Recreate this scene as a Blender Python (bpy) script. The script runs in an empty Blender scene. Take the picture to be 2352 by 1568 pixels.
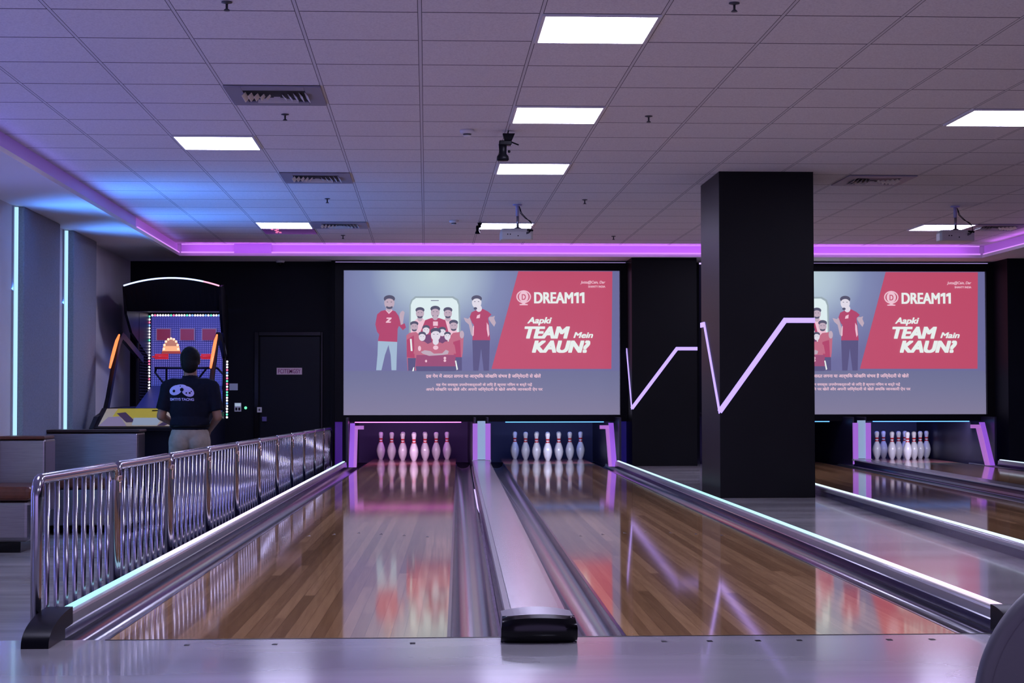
import bpy, bmesh, math, random
from mathutils import Vector, Matrix
from mathutils.bvhtree import BVHTree
random.seed(7)
PI = math.pi
sc = bpy.context.scene
C = sc.collection

# ------------------------------------------------------------------ camera
CZ = 0.81
YAW, PITCH, ROLL, FPX = 0.0473, 0.0326, -0.0012, 4159.3
cam_d = bpy.data.cameras.new('camera')
cam_d.sensor_width = 36.0
cam_d.lens = FPX / 2352 * 36.0
cam_d.clip_end = 200
cam = bpy.data.objects.new('camera', cam_d)
C.objects.link(cam)
fw = Vector((math.sin(YAW) * math.cos(PITCH), math.cos(YAW) * math.cos(PITCH), math.sin(PITCH)))
rt = Vector((math.cos(YAW), -math.sin(YAW), 0))
up = rt.cross(fw)
r2 = rt * math.cos(ROLL) + up * math.sin(ROLL)
u2 = up * math.cos(ROLL) - rt * math.sin(ROLL)
M = Matrix((r2, u2, -fw)).transposed().to_4x4()
M.translation = Vector((0, 0, CZ))
cam.matrix_world = M
sc.camera = cam

# ------------------------------------------------------------------ world / exposure
wd = bpy.data.worlds.new('world')
sc.world = wd
wd.use_nodes = True
bg = wd.node_tree.nodes['Background']
bg.inputs[0].default_value = (0.50, 0.38, 0.86, 1)
bg.inputs[1].default_value = 1.7
sc.view_settings.view_transform = 'Standard'
sc.view_settings.look = 'None'
sc.view_settings.exposure = 0.0
sc.view_settings.gamma = 1.0
sc.view_settings.use_curve_mapping = False


def area(name, loc, rot, sx, sy, power, col, spread=PI):
    l = bpy.data.lights.new(name, 'AREA')
    l.shape = 'RECTANGLE'
    l.size, l.size_y = sx, sy
    l.energy = power
    l.color = col
    l.spread = spread
    o = bpy.data.objects.new(name, l)
    o.location = loc
    o.rotation_euler = rot
    C.objects.link(o)
    return o


# room lamps: colour-changing strips and cove lights (their own light), plus added unseen strips
CY = (0.10, 0.42, 1.0)
for y in (16.62, 18.92):
    area('wall_strip_light', (-3.62, y - 0.10, 1.15), (0, math.radians(-90), 0), 2.6, 0.04, 10, CY, math.radians(150))
    area('wall_strip_uplight', (-3.50, y - 0.12, 1.6), (0, math.radians(-137), 0), 1.5, 0.04, 24, (0.06, 0.25, 1.0), math.radians(105))
for y in (14.4, 12.0, 9.6, 7.2, 4.8):  # unseen strips, added to wash the left wall and ceiling blue-violet
    area('wall_strip_light', (-3.60, y, 1.3), (0, math.radians(-120), 0), 2.4, 0.04, 18, (0.16, 0.20, 1.0))
PU = (0.60, 0.13, 0.95)
area('cove_light_back', (1.9, 21.95, 2.64), (math.radians(125), 0, 0), 9.6, 0.03, 9, PU)
area('cove_light_left', (-2.94, 11.5, 2.64), (0, math.radians(-125), 0), 0.03, 20, 3.5, (0.22, 0.2, 1.0))
area('cove_light_right', (6.83, 14.0, 2.64), (0, math.radians(125), 0), 0.03, 15, 10, PU)
# pin deck lamps inside the masking units
for x, c in ((-0.17, (1.0, 0.72, 1.0)), (1.63, (0.8, 0.82, 1.0)), (6.5, (0.9, 0.85, 1.0))):
    area('pin_deck_light', (x, 23.3, 0.53), (math.radians(55), 0, 0), 1.0, 0.05, 12, c)
for x, c in ((-0.2, (0.55, 0.08, 0.9)), (1.63, (0.05, 0.18, 1.0)), (6.5, (0.08, 0.15, 1.0))):
    area('pit_wash_light', (x, 24.9, 0.52), (math.radians(30), 0, 0), 1.0, 0.05, 1.2, c)
area('machine_wash_light', (-2.87, 21.2, 1.74), (math.radians(60), 0, 0), 0.8, 0.05, 5.0, (0.2, 0.28, 1.0))


# ------------------------------------------------------------------ materials
MT = {}


def mat(name, col, rough=0.5, metal=0.0, emit=None, es=0.0, coat=0.0, spec=0.5):
    if name in MT:
        return MT[name]
    m = bpy.data.materials.new(name)
    m.use_nodes = True
    b = m.node_tree.nodes['Principled BSDF']
    b.inputs['Base Color'].default_value = (*col, 1)
    b.inputs['Roughness'].default_value = rough
    b.inputs['Metallic'].default_value = metal
    b.inputs['Specular IOR Level'].default_value = spec
    if coat:
        b.inputs['Coat Weight'].default_value = coat
        b.inputs['Coat Roughness'].default_value = 0.05
    if emit:
        b.inputs['Emission Color'].default_value = (*emit, 1)
        b.inputs['Emission Strength'].default_value = es
    MT[name] = m
    return m


class NT:
    """tiny node-graph helper"""

    def __init__(s, m):
        s.t = m.node_tree
        s.b = s.t.nodes['Principled BSDF']

    def n(s, typ, **kw):
        nd = s.t.nodes.new(typ)
        for k, v in kw.items():
            setattr(nd, k, v)
        return nd

    def link(s, a, b):
        s.t.links.new(a, b)

    def math(s, op, a, b=None, c=None):
        nd = s.n('ShaderNodeMath', operation=op)
        for i, v in enumerate((a, b, c)):
            if v is None:
                continue
            if isinstance(v, (int, float)):
                nd.inputs[i].default_value = v
            else:
                s.link(v, nd.inputs[i])
        return nd.outputs[0]

    def xyz(s, src='Object'):
        tc = s.n('ShaderNodeTexCoord')
        sp = s.n('ShaderNodeSeparateXYZ')
        s.link(tc.outputs[src], sp.inputs[0])
        return tc.outputs[src], sp.outputs

    def ramp(s, fac, stops, interp='LINEAR'):
        r = s.n('ShaderNodeValToRGB')
        r.color_ramp.interpolation = interp
        e = r.color_ramp.elements
        while len(e) > len(stops):
            e.remove(e[-1])
        while len(e) < len(stops):
            e.new(1.0)
        for el, (p, c) in zip(e, stops):
            el.position = p
            el.color = (*c, 1)
        s.link(fac, r.inputs[0])
        return r.outputs[0]

    def mix(s, fac, a, b, blend='MIX'):
        m = s.n('ShaderNodeMix', data_type='RGBA', blend_type=blend)
        if isinstance(fac, (int, float)):
            m.inputs[0].default_value = fac
        else:
            s.link(fac, m.inputs[0])
        for i, v in ((6, a), (7, b)):
            if isinstance(v, tuple):
                m.inputs[i].default_value = (*v, 1)
            else:
                s.link(v, m.inputs[i])
        return m.outputs[2]


def noisy(name, col, rough, amt=0.25, scale=3.0, stretch=(1, 1, 1), metal=0.0, bump=0.0, rvar=0.0, coat=0.0, spec=0.5):
    m = mat(name, col, rough, metal, coat=coat, spec=spec)
    g = NT(m)
    co, _ = g.xyz()
    mp = g.n('ShaderNodeMapping')
    mp.inputs['Scale'].default_value = stretch
    g.link(co, mp.inputs[0])
    nz = g.n('ShaderNodeTexNoise')
    nz.inputs['Scale'].default_value = scale
    nz.inputs['Detail'].default_value = 5
    g.link(mp.outputs[0], nz.inputs['Vector'])
    lo = tuple(c * (1 - amt) for c in col)
    hi = tuple(min(1, c * (1 + amt)) for c in col)
    c = g.ramp(nz.outputs[0], [(0.3, lo), (0.7, hi)])
    g.link(c, g.b.inputs['Base Color'])
    if rvar:
        r = g.math('MULTIPLY_ADD', nz.outputs[0], rvar, rough - rvar / 2)
        g.link(r, g.b.inputs['Roughness'])
    if bump:
        bp = g.n('ShaderNodeBump')
        bp.inputs['Strength'].default_value = bump
        bp.inputs['Distance'].default_value = 0.01
        g.link(nz.outputs[0], bp.inputs['Height'])
        g.link(bp.outputs[0], g.b.inputs['Normal'])
    return m


def emissive(name, col, s, base=(0.02, 0.02, 0.02)):
    return mat(name, base, 0.4, 0, col, s)


m_chrome = mat('chrome', (0.36, 0.35, 0.41), 0.17, 1.0)
m_brushed = noisy('brushed_steel', (0.34, 0.32, 0.35), 0.30, 0.12, 6, (1, 1, 40), metal=1.0, rvar=0.1)
m_brass = mat('aged_chrome_clamp', (0.75, 0.6, 0.42), 0.22, 1.0)
m_black = mat('black_plastic', (0.005, 0.005, 0.007), 0.35, spec=0.08)
m_blackgloss = mat('black_gloss', (0.002, 0.002, 0.003), 0.15, spec=0.25)
m_blackwall = noisy('black_wall_paint', (0.0045, 0.005, 0.010), 0.55, 0.2, 2, spec=0.12)
m_colblack = noisy('black_column_paint', (0.004, 0.0042, 0.005), 0.42, 0.2, 2, spec=0.14)
m_white = mat('white_plastic', (0.72, 0.72, 0.74), 0.4)
m_grey = mat('grey_plastic', (0.4, 0.4, 0.44), 0.4)
m_dkgrey = mat('dark_grey', (0.06, 0.06, 0.07), 0.4)
m_wall = noisy('pale_wall_paint', (0.62, 0.60, 0.64), 0.75, 0.05, 2)
m_fin = noisy('grey_fabric_panel', (0.22, 0.24, 0.30), 0.85, 0.12, 60, bump=0.2)
m_soffit = mat('soffit_paint', (0.75, 0.73, 0.76), 0.8)
m_floor = noisy('polished_screed', (0.33, 0.32, 0.32), 0.15, 0.34, 1.1, (0.35, 1.6, 1), rvar=0.10, coat=0.25)
m_floor_low = noisy('concourse_screed', (0.30, 0.30, 0.29), 0.24, 0.30, 1.1, (0.5, 2.4, 1), rvar=0.12)
m_brown = noisy('brown_leather', (0.12, 0.038, 0.02), 0.35, 0.2, 20)
m_capgrey = mat('silver_capping', (0.36, 0.36, 0.38), 0.19, 0.45)
m_gutter = noisy('gutter_composite', (0.15, 0.15, 0.17), 0.16, 0.15, 3, (1, 0.2, 1), metal=0.5)
m_gutter_side = mat('dark_gutter_gloss', (0.016, 0.012, 0.06), 0.16, 0.2)
m_gutter_dark = noisy('dark_gutter_channel', (0.050, 0.048, 0.065), 0.15, 0.15, 3, (1, 0.2, 1), metal=0.6)
m_lavender = mat('lavender_print', (0.55, 0.48, 0.85), 0.6)
m_shirt = noisy('navy_polo_cloth', (0.006, 0.007, 0.016), 0.85, 0.2, 30, spec=0.15)
m_trouser = noisy('beige_chino_cloth', (0.30, 0.25, 0.20), 0.85, 0.12, 20)
m_skin = mat('skin', (0.26, 0.13, 0.08), 0.5)
m_hair = noisy('black_hair', (0.006, 0.005, 0.005), 0.6, 0.4, 120, bump=0.4, spec=0.15)

# ceiling tiles -------------------------------------------------------------
GX0, GY0, GW, GL = -0.0332, 8.8587, 0.6012, 0.698
CEIL = 2.718
SOF = 2.58
m_ceil = mat('mineral_ceiling_tiles', (0.52, 0.49, 0.50), 0.85)
g = NT(m_ceil)
co, o = g.xyz()
ux = g.math('DIVIDE', g.math('SUBTRACT', o[0], GX0 - 10 * GW), GW)
uy = g.math('DIVIDE', g.math('SUBTRACT', o[1], GY0 - 30 * GL), GL)
dx = g.math('MULTIPLY', g.math('ABSOLUTE', g.math('SUBTRACT', g.math('FRACT', g.math('ADD', ux, 0.5)), 0.5)), GW)
dy = g.math('MULTIPLY', g.math('ABSOLUTE', g.math('SUBTRACT', g.math('FRACT', g.math('ADD', uy, 0.5)), 0.5)), GL)
bar = g.math('LESS_THAN', dx, 0.0075)
gapx = g.math('MULTIPLY', g.math('GREATER_THAN', dx, 0.0075), g.math('LESS_THAN', dx, 0.0115))
gapy = g.math('LESS_THAN', dy, 0.008)  # dark colour stands for the shadow in the tile gaps
nz = g.n('ShaderNodeTexNoise')
nz.inputs['Scale'].default_value = 90
nz.inputs['Detail'].default_value = 3
g.link(co, nz.inputs['Vector'])
wn = g.n('ShaderNodeTexWhiteNoise', noise_dimensions='2D')
cb = g.n('ShaderNodeCombineXYZ')
g.link(g.math('FLOOR', ux), cb.inputs[0])
g.link(g.math('FLOOR', uy), cb.inputs[1])
g.link(cb.outputs[0], wn.inputs['Vector'])
tile = g.ramp(nz.outputs[0], [(0.32, (0.70, 0.66, 0.68)), (0.6, (0.82, 0.79, 0.80))])
tile = g.mix(g.math('MULTIPLY', wn.outputs[0], 0.10), tile, (0.55, 0.53, 0.54))
c1 = g.mix(gapy, tile, (0.10, 0.09, 0.11))
c2 = g.mix(gapx, c1, (0.13, 0.12, 0.14))
c3 = g.mix(bar, c2, (0.70, 0.68, 0.70))
g.link(c3, g.b.inputs['Base Color'])

# lane boards ---------------------------------------------------------------


def wood(name, psi, x0, dark=1.0, pink=0.0):
    m = mat(name, (0.3, 0.17, 0.08), 0.06)
    g = NT(m)
    co, o = g.xyz()
    xx = g.math('SUBTRACT', o[0], g.math('MULTIPLY', o[1], psi))
    W = 0.0455
    bi = g.math('FLOOR', g.math('DIVIDE', g.math('SUBTRACT', xx, x0 - 20), W))
    wn = g.n('ShaderNodeTexWhiteNoise', noise_dimensions='1D')
    g.link(bi, wn.inputs['W'])
    yy = g.math('MULTIPLY_ADD', wn.outputs[0], 7.0, o[1])
    seg = g.math('FLOOR', g.math('DIVIDE', yy, 4.6))
    cb = g.n('ShaderNodeCombineXYZ')
    g.link(bi, cb.inputs[0])
    g.link(seg, cb.inputs[1])
    w2 = g.n('ShaderNodeTexWhiteNoise', noise_dimensions='2D')
    g.link(cb.outputs[0], w2.inputs['Vector'])
    k = dark * 1.4
    base = g.ramp(w2.outputs[0], [(0.0, (0.20 * k, 0.108 * k, 0.046 * k)), (0.35, (0.27 * k, 0.150 * k, 0.066 * k)),
                                  (0.7, (0.33 * k, 0.190 * k, 0.085 * k)), (1.0, (0.42 * k, 0.250 * k, 0.118 * k))])
    mp = g.n('ShaderNodeMapping')
    mp.inputs['Scale'].default_value = (60, 2.0, 1)
    g.link(co, mp.inputs[0])
    nz = g.n('ShaderNodeTexNoise')
    nz.inputs['Scale'].default_value = 1.0
    nz.inputs['Detail'].default_value = 4
    g.link(mp.outputs[0], nz.inputs['Vector'])
    grain = g.ramp(nz.outputs[0], [(0.3, (0.75, 0.72, 0.7)), (0.65, (1.0, 1.0, 1.0))])
    c = g.mix(1.0, base, grain, 'MULTIPLY')
    fx = g.math('FRACT', g.math('DIVIDE', g.math('SUBTRACT', xx, x0 - 20), W))
    seam = g.math('LESS_THAN', fx, 0.035)
    c = g.mix(g.math('MULTIPLY', seam, 0.6), c, (0.05, 0.025, 0.012))
    g.link(c, g.b.inputs['Base Color'])
    return m


m_wood1 = wood('maple_lane_boards', 0.018, -1.188)
m_wood2 = wood('maple_lane_boards_far', 0.050, 2.81)
m_deck = mat('pink_pin_deck', (0.30, 0.10, 0.12), 0.12, coat=0.3)


# ------------------------------------------------------------------ mesh builder
class MB:
    def __init__(s):
        s.v, s.f, s.m = [], [], []
        s.k = 0

    def add(s, vs, fs):
        o = len(s.v)
        s.v += [tuple(p) for p in vs]
        s.f += [tuple(i + o for i in f) for f in fs]
        s.m += [s.k] * len(fs)
        return s

    def box(s, x0, x1, y0, y1, z0, z1):
        return s.add([(x, y, z) for z in (z0, z1) for y in (y0, y1) for x in (x0, x1)],
                     [(0, 2, 3, 1), (4, 5, 7, 6), (0, 1, 5, 4), (2, 6, 7, 3), (0, 4, 6, 2), (1, 3, 7, 5)])

    def quad(s, a, b, c, d):
        return s.add([a, b, c, d], [(0, 1, 2, 3)])

    def poly_xz(s, pts, y, th=0.0):
        """flat polygon facing -y (optionally with thickness towards +y)"""
        n = len(pts)
        if th == 0:
            return s.add([(x, y, z) for x, z in pts], [tuple(range(n))])
        vs = [(x, y, z) for x, z in pts] + [(x, y + th, z) for x, z in pts]
        fs = [tuple(range(n)), tuple(range(2 * n - 1, n - 1, -1))]
        fs += [(i, (i + 1) % n, n + (i + 1) % n, n + i) for i in range(n)]
        return s.add(vs, fs)

    def prism_x(s, pts, x0, x1):
        """polygon in (y,z) extruded along x"""
        n = len(pts)
        vs = [(x0, y, z) for y, z in pts] + [(x1, y, z) for y, z in pts]
        fs = [tuple(range(n)), tuple(range(2 * n - 1, n - 1, -1))]
        fs += [(i, (i + 1) % n, n + (i + 1) % n, n + i) for i in range(n)]
        return s.add(vs, fs)

    def tube(s, path, r, seg=10, caps=True):
        P = [Vector(p) for p in path]
        R = r if isinstance(r, (list, tuple)) else [r] * len(P)
        vs, fs = [], []
        prev = None
        for i, p in enumerate(P):
            if i == 0:
                d = P[1] - P[0]
            elif i == len(P) - 1:
                d = P[-1] - P[-2]
            else:
                d = (P[i + 1] - p).normalized() + (p - P[i - 1]).normalized()
            d.normalize()
            a = prev if prev is not None else (Vector((0, 0, 1)) if abs(d.z) < 0.9 else Vector((1, 0, 0)))
            a = (a - d * a.dot(d))
            if a.length < 1e-5:
                a = d.orthogonal()
            a.normalize()
            prev = a
            b = d.cross(a)
            for j in range(seg):
                t = 2 * PI * j / seg
                vs.append(p + a * math.cos(t) * R[i] + b * math.sin(t) * R[i])
        for i in range(len(P) - 1):
            for j in range(seg):
                k = (j + 1) % seg
                fs.append((i * seg + j, i * seg + k, (i + 1) * seg + k, (i + 1) * seg + j))
        if caps:
            fs.append(tuple(range(seg - 1, -1, -1)))
            o = (len(P) - 1) * seg
            fs.append(tuple(range(o, o + seg)))
        return s.add(vs, fs)

    def lathe(s, prof, c, seg=24, axis='z'):
        vs, fs = [], []
        for r, h in prof:
            for j in range(seg):
                t = 2 * PI * j / seg
                a, b = r * math.cos(t), r * math.sin(t)
                if axis == 'z':
                    vs.append((c[0] + a, c[1] + b, c[2] + h))
                elif axis == 'y':
                    vs.append((c[0] + a, c[1] + h, c[2] - b))
                else:
                    vs.append((c[0] + h, c[1] + a, c[2] + b))
        n = len(prof)
        for i in range(n - 1):
            for j in range(seg):
                k = (j + 1) % seg
                fs.append((i * seg + j, i * seg + k, (i + 1) * seg + k, (i + 1) * seg + j))
        fs.append(tuple(range(seg - 1, -1, -1)))
        fs.append(tuple(range((n - 1) * seg, n * seg)))
        return s.add(vs, fs)

    def ball(s, c, r, seg=12, rings=8, sc=(1, 1, 1), rot=None):
        vs, fs = [], []
        for i in range(rings + 1):
            ph = PI * i / rings
            for j in range(seg):
                t = 2 * PI * j / seg
                p = Vector((math.sin(ph) * math.cos(t) * sc[0], math.sin(ph) * math.sin(t) * sc[1], math.cos(ph) * sc[2])) * r
                if rot is not None:
                    p = rot @ p
                vs.append(p + Vector(c))
        for i in range(rings):
            for j in range(seg):
                k = (j + 1) % seg
                fs.append((i * seg + j, (i + 1) * seg + j, (i + 1) * seg + k, i * seg + k))
        return s.add(vs, fs)

    def cone(s, a, b, ra, rb, seg=14):
        """capsule with tapered radii"""
        s.tube([a, b], [ra, rb], seg)
        s.ball(a, ra, seg, 8)
        s.ball(b, rb, seg, 8)
        return s

    def strip(s, prof, ys, off, psi):
        """cross-section profile [(x,z)] swept along a lane; sheared by psi"""
        vs, fs = [], []
        for y in ys:
            for x, z in prof:
                vs.append((x + off + psi * y, y, z))
        n = len(prof)
        for i in range(len(ys) - 1):
            for j in range(n - 1):
                fs.append((i * n + j, (i + 1) * n + j, (i + 1) * n + j + 1, i * n + j + 1))
        return s.add(vs, fs)

    def build(s, name, mats, parent=None, smooth=False, bevel=0.0, sub=0, recalc=True):
        loc = Vector((0, 0, 0))
        p = parent
        while p is not None:
            loc += p.location
            p = p.parent
        me = bpy.data.meshes.new(name)
        me.from_pydata([tuple(Vector(v) - loc) for v in s.v], [], s.f)
        mats = mats if isinstance(mats, (list, tuple)) else [mats]
        for m in mats:
            me.materials.append(m)
        me.polygons.foreach_set('material_index', s.m)
        if recalc:
            bm = bmesh.new()
            bm.from_mesh(me)
            bmesh.ops.recalc_face_normals(bm, faces=bm.faces)
            bm.to_mesh(me)
            bm.free()
        if smooth:
            me.polygons.foreach_set('use_smooth', [True] * len(me.polygons))
        me.update()
        o = bpy.data.objects.new(name, me)
        C.objects.link(o)
        if parent is not None:
            o.parent = parent
        if bevel:
            b = o.modifiers.new('bevel', 'BEVEL')
            b.width = bevel
            b.segments = 3
            b.limit_method = 'ANGLE'
            b.angle_limit = math.radians(40)
        if sub:
            b = o.modifiers.new('sub', 'SUBSURF')
            b.levels = b.render_levels = sub
        return o


def autosmooth(o, ang=35):
    me = o.data
    bm = bmesh.new()
    bm.from_mesh(me)
    for e in bm.edges:
        if len(e.link_faces) == 2 and e.calc_face_angle(0) > math.radians(ang):
            e.smooth = False
        else:
            e.smooth = True
    for f in bm.faces:
        f.smooth = True
    bm.to_mesh(me)
    bm.free()
    return o


def tag(o, label=None, cat=None, group=None, kind=None):
    if label:
        o['label'] = label
    if cat:
        o['category'] = cat
    if group:
        o['group'] = group
    if kind:
        o['kind'] = kind
    return o


def thing(name, loc, label, cat, group=None):
    o = bpy.data.objects.new(name, None)
    o.empty_display_size = 0.1
    o.location = loc
    C.objects.link(o)
    return tag(o, label, cat, group)


def dup(root, dx, label=None):
    """copy a thing with its parts and sub-parts, moved by dx"""
    c = root.copy()
    C.objects.link(c)
    c.location = root.location + Vector(dx)
    if label:
        c['label'] = label

    def rec(src, dst):
        for ch in list(src.children):
            k = ch.copy()
            C.objects.link(k)
            k.parent = dst
            rec(ch, k)
    rec(root, c)
    return c


def text(name, body, loc, size, m, parent=None, shear=0.0, bold=0.0, rotx=PI / 2, align='LEFT', width=None, spacing=1.0, th=0.0, rotz=0, hscale=1.0):
    """lettering as a mesh, standing in the xz plane facing -y"""
    cu = bpy.data.curves.new(name, 'FONT')
    cu.body = body
    cu.size = size
    cu.shear = shear
    cu.offset = bold
    cu.extrude = th
    cu.space_character = spacing
    cu.align_x = align
    ob = bpy.data.objects.new(name, cu)
    C.objects.link(ob)
    dg = bpy.context.evaluated_depsgraph_get()
    me = bpy.data.meshes.new_from_object(ob.evaluated_get(dg))
    C.objects.unlink(ob)
    bpy.data.objects.remove(ob)
    if width and len(me.vertices):
        xs = [v.co.x for v in me.vertices]
        k = width / max(1e-6, max(xs) - min(xs))
        x0 = min(xs)
        for v in me.vertices:
            v.co.x = (v.co.x - x0) * k
    off = Vector((0, 0, 0))
    p = parent
    while p is not None:
        off += p.location
        p = p.parent
    R = Matrix.Rotation(rotz, 4, 'Z') @ Matrix.Rotation(rotx, 4, 'X')
    me.transform(Matrix.Translation(Vector(loc) - off) @ R)
    me.materials.clear()
    me.materials.append(m)
    o = bpy.data.objects.new(name, me)
    C.objects.link(o)
    if parent is not None:
        o.parent = parent
    return o


def struct(o):
    o['kind'] = 'structure'
    return o


FOUL = 6.235
LOW = -0.46
WALLY = 23.08

# ------------------------------------------------------------------ SETTING
# approach slab (with inlaid dots), islands beside the lanes, low concourse floor
OFF1, PSI1 = 0.0, 0.018
OFF2, PSI2 = 4.0, 0.050


def lx(pair, x, y):
    return x + (OFF1 + PSI1 * y if pair == 1 else OFF2 + PSI2 * y)


f = MB()
f.quad((-3.72, -4, 0), (12, -4, 0), (12, FOUL, 0), (-3.72, FOUL, 0))
f.quad((-3.72, FOUL, LOW), (-3.72, FOUL, 0), (lx(1, -1.43, FOUL), FOUL, 0), (lx(1, -1.43, FOUL), FOUL, LOW))
f.quad((lx(1, -1.43, FOUL), FOUL, -0.15), (lx(1, -1.43, FOUL), FOUL, 0), (12, FOUL, 0), (12, FOUL, -0.15))
f.quad((lx(1, 1.94, FOUL), FOUL, 0), (lx(2, -1.42, FOUL), FOUL, 0), (lx(2, -1.42, 23.0), 23.0, 0), (lx(1, 1.94, 23.0), 23.0, 0))
f.quad((lx(2, 1.96, FOUL), FOUL, 0), (12, FOUL, 0), (12, 23.0, 0), (lx(2, 1.96, 23.0), 23.0, 0))
f.k = 1
for px in (437, 635, 948, 1525, 1630, 1742, 1838, 2048, 2148):
    X = (px - 979) / 4159 * 6.09
    for r in (1,):
        f.box(X - 0.009, X + 0.009, 6.075, 6.105, 0.0005, 0.0012)
f.box(lx(1, -1.2, FOUL), 12, FOUL - 0.012, FOUL - 0.001, 0.0004, 0.001)
struct(f.build('floor', [m_floor, m_black]))
f = MB()
f.quad((-3.75, FOUL, LOW), (0.6, FOUL, LOW), (0.6, WALLY + 0.02, LOW), (-3.75, WALLY + 0.02, LOW))
struct(f.build('floor_concourse', m_floor_low))

# ceiling grid, soffits
f = MB()
f.box(-3.03, 6.92, -4, 22.12, CEIL, CEIL + 0.1)
struct(f.build('ceiling', m_ceil))
f = MB()
f.box(-3.76, -3.03, -4, WALLY + 0.05, SOF, SOF + 0.24)
f.box(6.92, 8.1, -4, WALLY + 0.05, SOF, SOF + 0.24)
f.box(-3.03, 6.92, 22.12, WALLY + 0.05, SOF, SOF + 0.24)
struct(f.build('ceiling_soffit', m_soffit))
f = MB()      # cove lip
f.box(-3.03, -2.985, -4, 22.12, SOF - 0.015, SOF + 0.02)
f.box(6.86, 6.92, -4, 22.12, SOF - 0.015, SOF + 0.02)
f.box(-2.985, 6.86, 22.03, 22.12, SOF - 0.015, SOF + 0.02)
struct(f.build('trim_1', m_soffit))
# walls
f = MB()
f.box(-3.95, -3.74, -4, 26.15, LOW, SOF + 0.2)
struct(f.build('wall_left', m_wall))
f = MB()
f.box(-3.74, 8.05, 26.05, 26.2, LOW, SOF + 0.2)
struct(f.build('wall_rear', m_blackwall))
f = MB()
f.box(-3.74, -1.16, WALLY, WALLY + 0.15, LOW, SOF)
f.box(-1.20, -1.155, 22.92, WALLY, LOW, SOF)
f.box(2.57, 3.50, WALLY, WALLY + 0.15, -0.1, SOF)
f.box(7.34, 8.0, WALLY, WALLY + 0.15, -0.1, SOF)
struct(f.build('wall_back', m_blackwall))
f = MB()
f.box(7.9, 8.05, -4, WALLY + 0.1, -0.1, SOF + 0.2)
f.box(7.26, 7.9, 22.3, WALLY, 0, SOF)
struct(f.build('wall_right', m_blackwall))

# door in the back wall
d = MB()
d.box(-2.103, -1.349, WALLY - 0.02, WALLY + 0.001, LOW, 1.624)
dr = struct(d.build('door_1', mat('dark_door_paint', (0.004, 0.005, 0.011), 0.4, spec=0.15), bevel=0.003))
d = MB()
for a in ((-2.175, -2.12, LOW, 1.684), (-1.335, -1.311, LOW, 1.684), (-2.12, -1.335, 1.635, 1.684)):
    d.box(a[0], a[1], WALLY - 0.045, WALLY, a[2], a[3])
d.build('door_frame', m_blackgloss, dr, bevel=0.004)
d = MB()
d.box(-1.893, -1.574, WALLY - 0.03, WALLY - 0.021, 1.143, 1.228)
sg = d.build('door_sign', emissive('sign_plate', (0.5, 0.25, 0.5), 0.10, (0.45, 0.36, 0.42)), dr)
text('lettering', 'FCITEMGSY', (-1.875, WALLY - 0.032, 1.160), 0.075, mat('sign_ink', (0.22, 0.03, 0.16), 0.5), sg, width=0.285, bold=0.001)
d = MB()
d.box(-2.075, -2.015, WALLY - 0.06, WALLY - 0.021, 0.55, 0.61)
d.build('lock_plate', mat('violet_metal', (0.12, 0.10, 0.28), 0.4, 0.5), dr, bevel=0.005)

# wall bits beside the door
t = thing('wall_notice', (-2.44, WALLY, 0.99), 'blank grey rectangular card on the black wall beside the game machine', 'notice')
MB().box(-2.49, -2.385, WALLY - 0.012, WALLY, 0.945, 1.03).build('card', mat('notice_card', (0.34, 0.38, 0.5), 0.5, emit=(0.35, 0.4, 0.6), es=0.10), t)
t = thing('wall_switch', (-2.38, WALLY, 0.72), 'small white and black switch plate on the dark wall below the card', 'switch')
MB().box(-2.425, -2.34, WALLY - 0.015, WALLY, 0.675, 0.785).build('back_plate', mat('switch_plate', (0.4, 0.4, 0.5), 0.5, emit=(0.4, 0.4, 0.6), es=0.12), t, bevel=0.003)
MB().box(-2.42, -2.345, WALLY - 0.02, WALLY - 0.015, 0.742, 0.782).build('display', emissive('pale_display', (0.6, 0.75, 1), 0.55), t)
q = MB()
q.box(-2.412, -2.39, WALLY - 0.02, WALLY - 0.015, 0.69, 0.725)
q.box(-2.375, -2.352, WALLY - 0.02, WALLY - 0.015, 0.69, 0.725)
q.build('rocker', m_black, t)
t = thing('door_push_button', (-2.285, WALLY, 0.722), 'round green lit push button on the black wall', 'button')
MB().lathe([(0.004, -0.022), (0.016, -0.016), (0.018, 0)], (-2.285, WALLY, 0.722), 16, 'y').build('button', emissive('green_glow', (0.15, 0.9, 0.45), 1.4), t)
t = thing('door_reader', (-2.10, WALLY, 0.70), 'small square grey keypad on the black door frame', 'keypad')
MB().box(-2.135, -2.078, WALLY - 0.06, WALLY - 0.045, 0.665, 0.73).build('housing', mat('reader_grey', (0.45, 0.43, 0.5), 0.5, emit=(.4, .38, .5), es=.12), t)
MB().box(-2.118, -2.095, WALLY - 0.063, WALLY - 0.06, 0.683, 0.712).build('keypad', m_dkgrey, t)

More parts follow.
